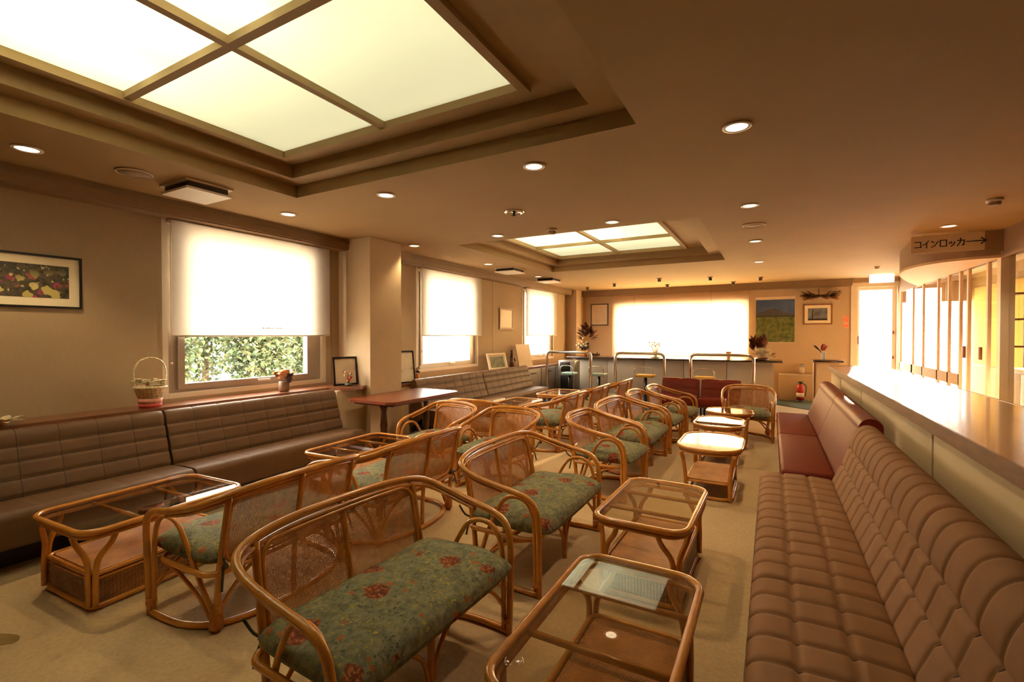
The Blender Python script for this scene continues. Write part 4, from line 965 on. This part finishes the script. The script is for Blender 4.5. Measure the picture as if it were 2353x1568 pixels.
def flower_photo():
    m, t, b = nt('flower_photo'); v = coords(t, 'Object', (1, 1, 1))
    wn = t.nodes.new('ShaderNodeTexNoise'); wn.inputs['Scale'].default_value = 22; t.links.new(v, wn.inputs['Vector'])
    va = t.nodes.new('ShaderNodeVectorMath'); va.operation = 'MULTIPLY_ADD'; t.links.new(wn.outputs['Color'], va.inputs[0]); va.inputs[1].default_value = (.05, .05, .05); t.links.new(v, va.inputs[2])
    base = ramp(t, noise(t, v, 34, 4), [(.35, (.016, .014, .008)), (.55, (.075, .055, .025)), (.7, (.10, .07, .06))])
    sp = t.nodes.new('ShaderNodeSeparateXYZ'); t.links.new(v, sp.inputs[0])
    low = ramp(t, sp.outputs[2], [(.17, (1, 1, 1)), (.30, (0, 0, 0))])
    d = ramp(t, voronoi(t, va.outputs[0], 15), [(.42, (1, 1, 1)), (.50, (0, 0, 0))]); cc = voronoi(t, va.outputs[0], 15, 'Color')
    hue = ramp(t, cc, [(.0, (.50, .40, .12)), (.40, (.46, .37, .11)), (.42, (.34, .03, .09)), (.62, (.42, .10, .06)), (.80, (.55, .44, .16))], 'CONSTANT')
    g = math_(t, 'MULTIPLY', d, low)
    base = mix(t, g, base, hue)
    d2 = ramp(t, voronoi(t, va.outputs[0], 24), [(.16, (1, 1, 1)), (.24, (0, 0, 0))])
    base = mix(t, d2, base, (.42, .34, .17))
    t.links.new(base, b.inputs['Base Color']); b.inputs['Roughness'].default_value = .5; return m
M['flower_photo'] = flower_photo()
def soft_print(name, stops, sc=9):
    m, t, b = nt(name); v = coords(t); f = noise(t, v, sc, 4)
    t.links.new(ramp(t, f, stops), b.inputs['Base Color']); b.inputs['Roughness'].default_value = .6; return m
M['dusk_photo'] = soft_print('dusk_photo', [(.3, (.03, .035, .05)), (.5, (.13, .14, .17)), (.7, (.22, .23, .26))], 6)
M['pale_print'] = soft_print('pale_print', [(.35, (.62, .50, .40)), (.55, (.74, .60, .45)), (.7, (.55, .38, .30))], 10)
M['sketch'] = soft_print('ink_sketch', [(.34, (.22, .18, .15)), (.42, (.66, .57, .44)), (.7, (.76, .66, .50))], 8)
M['green_print'] = soft_print('green_print', [(.3, (.05, .06, .04)), (.5, (.16, .16, .10)), (.7, (.28, .24, .14))], 12)
framed('framed_picture', 'black framed flower photograph hanging on the left wall', (WL + .001, 1.20, 1.655), PI / 2, .82, .405, M['black'], .016, .062, M['flower_photo'])
framed('framed_picture', 'small brown framed print on the wall between the middle and far left windows', (WL + .001, 8.48, 1.565), PI / 2, .56, .44, M['brown_frame'], .035, .0, M['paper'])
framed('framed_picture', 'olive framed print on the far wall left of the sunlit window', (-4.09, FY - .001, 1.70), 0, .50, .60, M['grey_frame'], .035, .03, M['pale_print'])
t = framed('framed_picture', 'framed dusk photo with wide pale mat on the far wall under the dried wreath', (.895, FY - .001, 1.68), 0, .54, .45, M['brown_frame'], .025, .065, M['dusk_photo'])
b = MB(); b.box(-.10, -.085, -.0145, -.013, .10, .34); b.box(-.18, .18, -.0145, -.013, .095, .13); b.build('dark_trees', M['black'], t)
# poster: sky, mountain and field as flat printed areas
t = thing('landscape_poster', 'tall landscape poster of a mountain behind a yellow-green field on the far wall', 'poster', (.075, FY - .004, 1.275))
b = MB(); b.box(-.395, .395, -.002, .002, 0, 1.05); b.build('paper', M['paper'], t)
b = MB(); b.box(-.39, .39, -.004, -.002, .60, .985); b.build('sky', soft_print('poster_sky', [(.3, (.035, .070, .19)), (.7, (.085, .13, .26))], 3), t)
b = MB(); pr = [(-.39, .60), (.39, .60), (.39, .65), (.20, .68), (.08, .75), (-.02, .78), (-.13, .77), (-.25, .71), (-.39, .68)]
b.add([(x, -.005, z) for x, z in pr] + [(x, -.004, z) for x, z in pr], [tuple(range(9)), tuple(range(9, 18))[::-1]]); b.build('mountain', soft_print('poster_mountain', [(.3, (.05, .05, .07)), (.7, (.09, .085, .10))], 8), t)
b = MB(); b.box(-.39, .39, -.0052, -.002, .585, .62); b.build('tree_line', M['leaf_dark'], t)
b = MB(); b.box(-.39, .39, -.0045, -.002, .01, .59); b.build('field', soft_print('poster_field', [(.3, (.03, .06, .010)), (.5, (.12, .145, .028)), (.7, (.25, .23, .07))], 11), t)
t = thing('wall_notice', 'small faded red and white notice on the far wall beside the exit door', 'notice', (1.41, FY - .002, 1.60))
b = MB(); b.box(-.05, .05, -.002, .002, 0, .26); b.build('paper', M['petal_peach'], t)
b = MB(); b.box(-.042, .042, -.004, -.002, .13, .24); b.build('red_block', M['notice_red'], t)
b = MB(); b.box(-.042, .042, -.004, -.002, .02, .07); b.build('red_block', M['notice_red'], t)
# pictures standing on the ledges
t = framed('framed_picture', 'small black framed ink drawing standing on the ledge beside the pillar', (-4.56, 4.02, .832), PI / 2 - D(20), .30, .35, M['black'], .022, .0, M['sketch'], D(8))
framed('framed_picture', 'dark framed flower drawing on the ledge just past the pillar', (-4.62, 5.10, .752), PI / 2 - D(14), .42, .47, M['black'], .022, .0, M['sketch'], D(7))
framed('framed_picture', 'wooden framed green picture leaning on the ledge beyond the middle window', (-4.62, 7.80, .752), PI / 2 - D(12), .52, .35, M['paper'], .035, .03, M['green_print'], D(16), .03)
t = thing('canvas_board', 'pale blank board leaning on the ledge before the farthest left window', 'board', (-4.60, 8.92, .758), PI / 2 - D(10)); t.rotation_euler = (-D(13), 0, PI / 2 - D(10))
b = MB(); b.box(-.24, .24, -.012, .012, 0, .50); b.build('board', M['paper'], t)
t = thing('wooden_figure', 'small dark carved figure on the ledge left of the pale board', 'figurine', (-4.66, 8.40, .75))
b = MB(); b.lathe([(.06, 0), (.06, .03), (.045, .05)], n=14); b.build('base', M['dark_wood'], t)
b = MB(); b.tube(spline([(0, 0, .04), (.005, -.01, .14), (-.005, .01, .25), (0, 0, .33)], 5), [.048] * 6 + [.04] * 5 + [.03] * 5, 10); b.ball((0, 0, .36), .035); b.build('body', M['dark_wood'], t)
b = MB(); b.tube(spline([(0, .05, .24), (.04, .07, .16), (.05, .0, .13)], 4), .016, 7); b.build('arm', M['dark_wood'], t)
b = MB(); b.tube(spline([(0, -.05, .24), (.05, -.06, .30), (.04, -.05, .40)], 4), .014, 7); b.build('arm', M['dark_wood'], t)

# ------------------------------------------------------------------ baskets, flowers and pots
rnd = random.Random(3)
def rv(s): return Vector((rnd.uniform(-s, s), rnd.uniform(-s, s), rnd.uniform(-s, s)))
def blossom(b, c, r, mi=0, n=6):
    c = Vector(c)
    b.ball(c, r * .62, nu=8, nv=5, mi=mi)
    for k in range(n):
        a = 2 * PI * k / n + rnd.random(); b.leaf(c, (math.cos(a), math.sin(a), .55), r * 1.25, r * .95, mi=mi)
t = thing('flower_basket', 'cream wicker basket with tall hoop handle and red base on the left ledge', 'basket', (-4.66, 2.00, .83), D(8))
def tub(z0, z1, r0, r1): return [(r0, z0), (r1, z1), (r1 - .012, z1), (r0 - .012, z0 + .01)]
b = MB(); b.lathe([(.085, .075), (.112, .165), (.116, .17), (.104, .168), (.08, .08)], n=24); b.build('bowl', M['basket'], t)
b = MB(); b.lathe([(.078, .0), (.082, .035), (.07, .035)], n=24); b.build('red_band', M['basket_red'], t)
b = MB(); b.lathe([(.082, .035), (.0865, .078), (.07, .078)], n=24); b.build('pink_band', M['basket_pink'], t)
b = MB(); b.tube([(.116 * math.cos(a), .116 * math.sin(a), .172) for a in [k * PI / 12 for k in range(24)]], .008, 6, True); b.build('rim', M['basket'], t)
b = MB(); b.tube(spline([(0, -.113, .15), (0, -.128, .26), (0, -.12, .34), (0, -.08, .40), (0, 0, .425), (0, .08, .40), (0, .12, .34), (0, .128, .26), (0, .113, .15)], 5), .0065, 7); b.build('handle', M['basket'], t)
b = MB()
for k in range(11): blossom(b, (rnd.uniform(-.06, .06), -.09 + .018 * k, .20 + rnd.uniform(0, .03)), .034, n=7)
b.build('flowers', M['petal_white'], t)
b = MB()
for k in range(3): blossom(b, (rnd.uniform(-.05, .05), -.02 + .045 * k, .20 + .01 * k), .03)
b.build('pink_flowers', M['petal_pink'], t)
b = MB(); b.lathe([(.09, .12), (.092, .135), (.01, .145)], n=16); b.build('moss', M['leaf_dark'], t)
t = thing('lace_flower', 'cream lace rosette lying on the ledge at the left picture edge', 'ornament', (-4.60, 1.10, .83))
b = MB()
for k in range(12): a = 2 * PI * k / 12; b.leaf((0, 0, .02), (math.cos(a), math.sin(a), .10 + .25 * (k % 2)), .12, .06)
b.build('petals', M['lace'], t)
b = MB(); b.ball((0, 0, .022), .03, .03, .022); b.build('centre', M['petal_peach'], t)
def dried_pot(name, label, loc, pot_m, pot_prof, parts, s=1.0, rz=0.0):
    t = thing(name, label, 'flower pot', loc, rz)
    b = MB(); b.lathe([(r * s, z * s) for r, z in pot_prof], n=18); b.build('pot', pot_m, t)
    for nm, m, fn in parts:
        b = MB(); fn(b); b.build(nm, m, t)
    return t
def stems(n, z0, z1, sp, r=.0022, cx=0, cy=0):
    def f(b):
        for k in range(n):
            a = rnd.uniform(0, 2 * PI); q = sp * rnd.uniform(.3, 1); b.tube([(cx, cy, z0), (cx + q * .5 * math.cos(a), cy + q * .5 * math.sin(a), (z0 + z1) / 2), (cx + q * math.cos(a), cy + q * math.sin(a), z1 * rnd.uniform(.85, 1.05))], r, 5)
    return f
def cluster(pts, r, n=6):
    def f(b):
        for p in pts: blossom(b, p, r, n=n)
    return f
t = dried_pot('dried_flower_pot', 'small wooden pot of dried orange and violet flowers on the first window ledge', (-4.66, 3.26, .83), M['pot_wood'], [(.045, 0), (.055, .02), (.052, .11), (.045, .115), (.04, .06)],
    [('stems', M['leaf_dry'], stems(14, .06, .20, .10)), ('peach_flowers', M['petal_peach'], cluster([(.0, -.03, .20), (.03, .01, .215), (-.02, .0, .205), (0, .03, .20), (.02, -.05, .17), (.03, -.02, .18)], .052)), ('violet_flowers', M['petal_violet'], cluster([(.04, .035, .15), (.05, .01, .14), (.03, .05, .17), (.045, .03, .12)], .045)), ('side_sprigs', M['leaf_orange'], cluster([(0, -.105, .21), (0, -.09, .18), (0, .10, .185)], .028))])
t = thing('plant_ornament', 'little green and red flower ornament in front of the black framed drawing', 'ornament', (-4.47, 3.98, .831))
b = MB(); b.ball((0, 0, .02), .045, .045, .02); b.build('base', M['leaf_dark'], t)
b = MB(); cluster([(0, 0, .07), (.01, .02, .10)], .036)(b); b.build('red_flower', M['petal_red'], t)
b = MB(); cluster([(0, -.05, .13), (-.01, -.03, .17), (0, .04, .15)], .024)(b); b.build('peach_flower', M['petal_peach'], t)
b = MB(); stems(8, .02, .15, .05)(b); b.build('stems', M['leaf_dark'], t)
t = dried_pot('flower_vase', 'small orange vase with pale flowers beside the drawing past the pillar', (-4.66, 5.46, .75), M['copper'], [(.025, 0), (.04, .04), (.03, .09), (.02, .11), (.025, .12)], [('flowers', M['petal_white'], cluster([(0, 0, .19), (.02, .02, .21), (-.01, .03, .17)], .035)), ('dark_flowers', M['petal_violet'], cluster([(.0, -.01, .15), (.03, .0, .14)], .03))])
# big arrangement at the left end of the bar
def fan(b):
    for k in range(110):
        a = rnd.uniform(.05, PI - .05); rr = rnd.uniform(.10, .34); p = Vector((.05 + rr * math.cos(a) * .62, rnd.uniform(-.03, .05), .38 + rr * math.sin(a)))
        b.leaf(p, Vector((math.cos(a), rnd.uniform(-.3, .3), math.sin(a))) , .15, .09)
t = dried_pot('flower_arrangement', 'tall arrangement of pale flowers and brown fan leaves at the left end of the bar', (-3.98, 10.86, .93), M['copper'], [(.05, 0), (.075, .03), (.075, .10), (.055, .13), (.06, .14)],
    [('fan_leaves', M['leaf_dry'], fan), ('stems', M['leaf_dark'], stems(16, .1, .30, .16)), ('pale_flowers', M['petal_white'], cluster([(-.03, -.06, .44), (-.05, -.07, .36), (.06, -.06, .34), (-.13, -.06, .30), (.05, -.08, .26), (-.06, -.08, .26), (-.13, -.07, .22), (.0, -.09, .30), (-.19, -.05, .27)], .048)), ('leaves', M['leaf_dark'], cluster([(.02, -.05, .20), (-.05, -.06, .18), (.10, -.05, .22), (-.10, -.03, .24), (.08, -.02, .30)], .06)), ('red_flowers', M['petal_red'], cluster([(-.08, -.09, .32), (.02, -.09, .36), (-.02, -.1, .22)], .022))])
t = thing('driftwood', 'dark driftwood base beside the arrangement on the bar', 'ornament', (-3.74, 10.83, .93))
b = MB(); b.tube(spline([(-.12, 0, .03), (-.04, -.02, .05), (.05, .0, .04), (.16, .01, .05)], 4), [.02, .03, .035, .035, .035, .035, .03, .03, .03, .03, .025, .02, .012], 8); b.tube([(.05, 0, .05), (.10, -.02, .11)], [.016, .006], 7); b.build('branch', M['dark_wood'], t)
def grass(n, h, sp, lean=.0):
    def f(b):
        for k in range(n):
            a = rnd.uniform(-1, 1); e = (lean + a * sp, rnd.uniform(-.04, .04), h * rnd.uniform(.75, 1.05)); b.tube([(0, 0, .05), (e[0] * .5, e[1] * .5, e[2] * .55), e], .003, 5); b.leaf(e, (a * .3, 0, 1), .07, .022); blossom(b, e, .018, n=4)
    return f
t = dried_pot('dried_grass_vase', 'white vase of orange dried grass on the bar against the bright window', (-2.27, 10.75, .93), M['white'], [(.10, 0), (.12, .015), (.04, .03), (.035, .07), (.045, .10), (.03, .10)], [('grass', M['leaf_orange'], grass(34, .34, .13, -.03))])
t = thing('drinking_cup', 'small orange goblet on a white saucer on the bar by the window', 'cup', (-.78, 10.80, .93))
b = MB(); b.lathe([(.085, 0), (.09, .008), (.02, .012)], n=20); b.build('saucer', M['white'], t)
b = MB(); b.lathe([(.03, .012), (.03, .06), (.045, .09), (.055, .165), (.045, .17)], n=18); b.build('bowl', M['petal_peach'], t)
t = dried_pot('white_bouquet', 'white bouquet with brown dried leaves at the right end of the bar', (-.16, 10.80, .93), M['dark_wood'], [(.10, 0), (.13, .02), (.12, .05), (.10, .06)],
    [('brown_leaves', M['leaf_dry'], lambda b: [b.leaf((-.10 + rnd.uniform(-.10, .16), rnd.uniform(-.02, .06), .18 + rnd.uniform(0, .2)), (rnd.uniform(-.8, .5), rnd.uniform(-.3, .3), 1), .18, .09) for k in range(60)]), ('wrapping', M['lace'], lambda b: [b.leaf((0, -.05, .06), (math.cos(a), -.4, .55 + .3 * math.sin(3 * a)), .22, .14) for a in [k * PI / 7 for k in range(8)]]), ('white_flowers', M['petal_white'], cluster([(-.06, -.09, .21), (.02, -.1, .22), (.08, -.09, .19), (0, -.12, .15), (.07, -.11, .13), (-.05, -.11, .14), (.12, -.08, .14)], .072)), ('side_leaves', M['leaf_dry'], lambda b: [b.leaf((.12, -.03, .08), (1, rnd.uniform(-.5, .5), rnd.uniform(-.2, .8)), .15, .06) for k in range(9)])])
t = dried_pot('pink_flower_vase', 'white vase with pink flowers and dark leaves on the corner console', (.80, 9.74, 1.02), M['white'], [(.03, 0), (.034, .02), (.03, .12), (.035, .14), (.025, .14)],
    [('pink_flowers', M['petal_pink'], lambda b: [b.leaf((rnd.uniform(-.03, .02), rnd.uniform(-.02, .02), .15), (rnd.uniform(-.3, .9), rnd.uniform(-.3, .3), 1), .13, .05) for k in range(16)]), ('dark_leaves', M['leaf_dark'], lambda b: [b.leaf((-.02, 0, .10), (rnd.uniform(-1.1, -.5), rnd.uniform(-.2, .2), 1.1), .20, .05) for k in range(7)])])
t = thing('dried_wreath', 'dried brown and orange sheaf hung high on the far wall', 'wreath', (.93, FY - .17, 2.30))
b = MB()
for k in range(130):
    u = rnd.uniform(-1, 1); z = -.02 + .05 * u * u; b.leaf((u * .26, rnd.uniform(-.04, .03), z + rnd.uniform(-.04, .04)), (math.copysign(1, u) * rnd.uniform(.4, 1), rnd.uniform(-.4, .4), rnd.uniform(-.3, .35)), .15, .07)
for k in range(40):
    b.leaf((rnd.uniform(-.12, .10), rnd.uniform(-.05, .02), rnd.uniform(-.05, .02)), (rnd.choice((-1, 1)), rnd.uniform(-.3, .3), rnd.uniform(-.2, .2)), .14, .06)
b.build('dark_leaves', M['leaf_dry'], t)
b = MB()
for k in range(60):
    u = rnd.uniform(.5, 1) * rnd.choice((-1, 1)); b.leaf((u * .22, rnd.uniform(-.06, 0), -.04 + rnd.uniform(-.03, .03)), (math.copysign(1, u), rnd.uniform(-.4, .2), rnd.uniform(-.4, .1)), .14, .06)
b.build('orange_leaves', M['leaf_orange'], t)
b = MB(); b.tube([(-.02, .04, 0), (-.02, .12, .16)], .008, 6); b.tube(spline([(.0, 0, 0), (.18, 0, .05), (.30, .02, .14)], 4), .004, 5); b.build('twig', M['dark_wood'], t)

# ------------------------------------------------------------------ seen through the glass on the right
t = thing('display_rack', 'dark display rack behind the glass at the right picture edge', 'rack', (2.76, 8.55, 0))
for x in (-.06, .06):
    for y in (-.2, .2):
        b = MB(); b.box(x - .012, x + .012, y - .012, y + .012, 0, 2.0); b.build('post', M['black'], t)
for z in (.10, .95, 1.30, 1.65, 1.98):
    b = MB(); b.box(-.075, .075, -.21, .21, z - .012, z + .012); b.build('shelf', M['dark_wood'], t)
b = MB(); b.box(-.07, -.05, -.2, .2, 1.30, 1.98); b.build('back_panel', M['dark_wood'], t)
t = thing('vestibule_cabinet', 'low grey-white cabinet behind the glass at the right picture edge', 'cabinet', (2.72, 7.75, 0))
b = MB(); b.rbox(-.12, .16, -.30, .32, 0, 1.02, .008); b.build('body', M['cab_white'], t)
b = MB(); b.rbox(-.13, .17, -.31, .33, 1.02, 1.045, .005); b.build('top', M['white_frame'], t)
b = MB(); b.rbox(-.135, -.12, -.27, .0, .08, .98, .004); b.rbox(-.135, -.12, .02, .29, .08, .98, .004); b.build('door', M['cab_white'], t)

# ------------------------------------------------------------------ trees outside the left windows
def tree(name, label, x, y, r, h, m, seed):
    q = random.Random(seed); t = thing(name, label, 'tree', (x, y, -.40), 0, 'trees outside the left windows')
    b = MB(); b.tube([(0, 0, 0), (.03, .02, h * .4), (0, 0, h * .8)], [.12, .09, .04], 8); b.build('trunk', M['trunk'], t)
    b = MB()
    for k in range(3600):
        d = Vector((q.gauss(0, 1), q.gauss(0, 1), q.gauss(0, 1))).normalized() * (q.random() ** .4)
        p = (d.x * r, d.y * r, h * .55 + d.z * h * .5); b.leaf(p, (q.gauss(0, 1), q.gauss(0, 1), q.gauss(0, 1) - .3), .17, .11, mi=0 if q.random() < .6 else 1)
    b.build('crown', [M['foliage'], M['foliage_y']], t)
for k, (x, y, r, h) in enumerate(((-12.6, 3.6, .95, 2.9), (-13.4, 5.9, .95, 3.3), (-12.8, 8.2, .95, 3.0), (-13.6, 10.5, .95, 3.3), (-12.8, 12.8, .95, 2.9))):
    tree('garden_tree', ('bushy tree at the left edge of the first window view', 'taller bushy tree in the left half of the first window view', 'bushy tree in the middle of the first window view', 'bushy tree right of centre in the first window view', 'bushy tree at the right edge of the first window view')[k], x, y, r, h, None, 20 + k)
for k, (x, y) in enumerate(((-16.2, 5.4), (-16.4, 8.6), (-16.2, 11.8))):
    tree('garden_tree', ('tall tree filling the gap behind the left of the hedge outside', 'tall tree filling the middle gap behind the hedge outside', 'tall tree filling the gap behind the right of the hedge outside')[k], x, y, 1.25, 3.6, None, 40 + k)
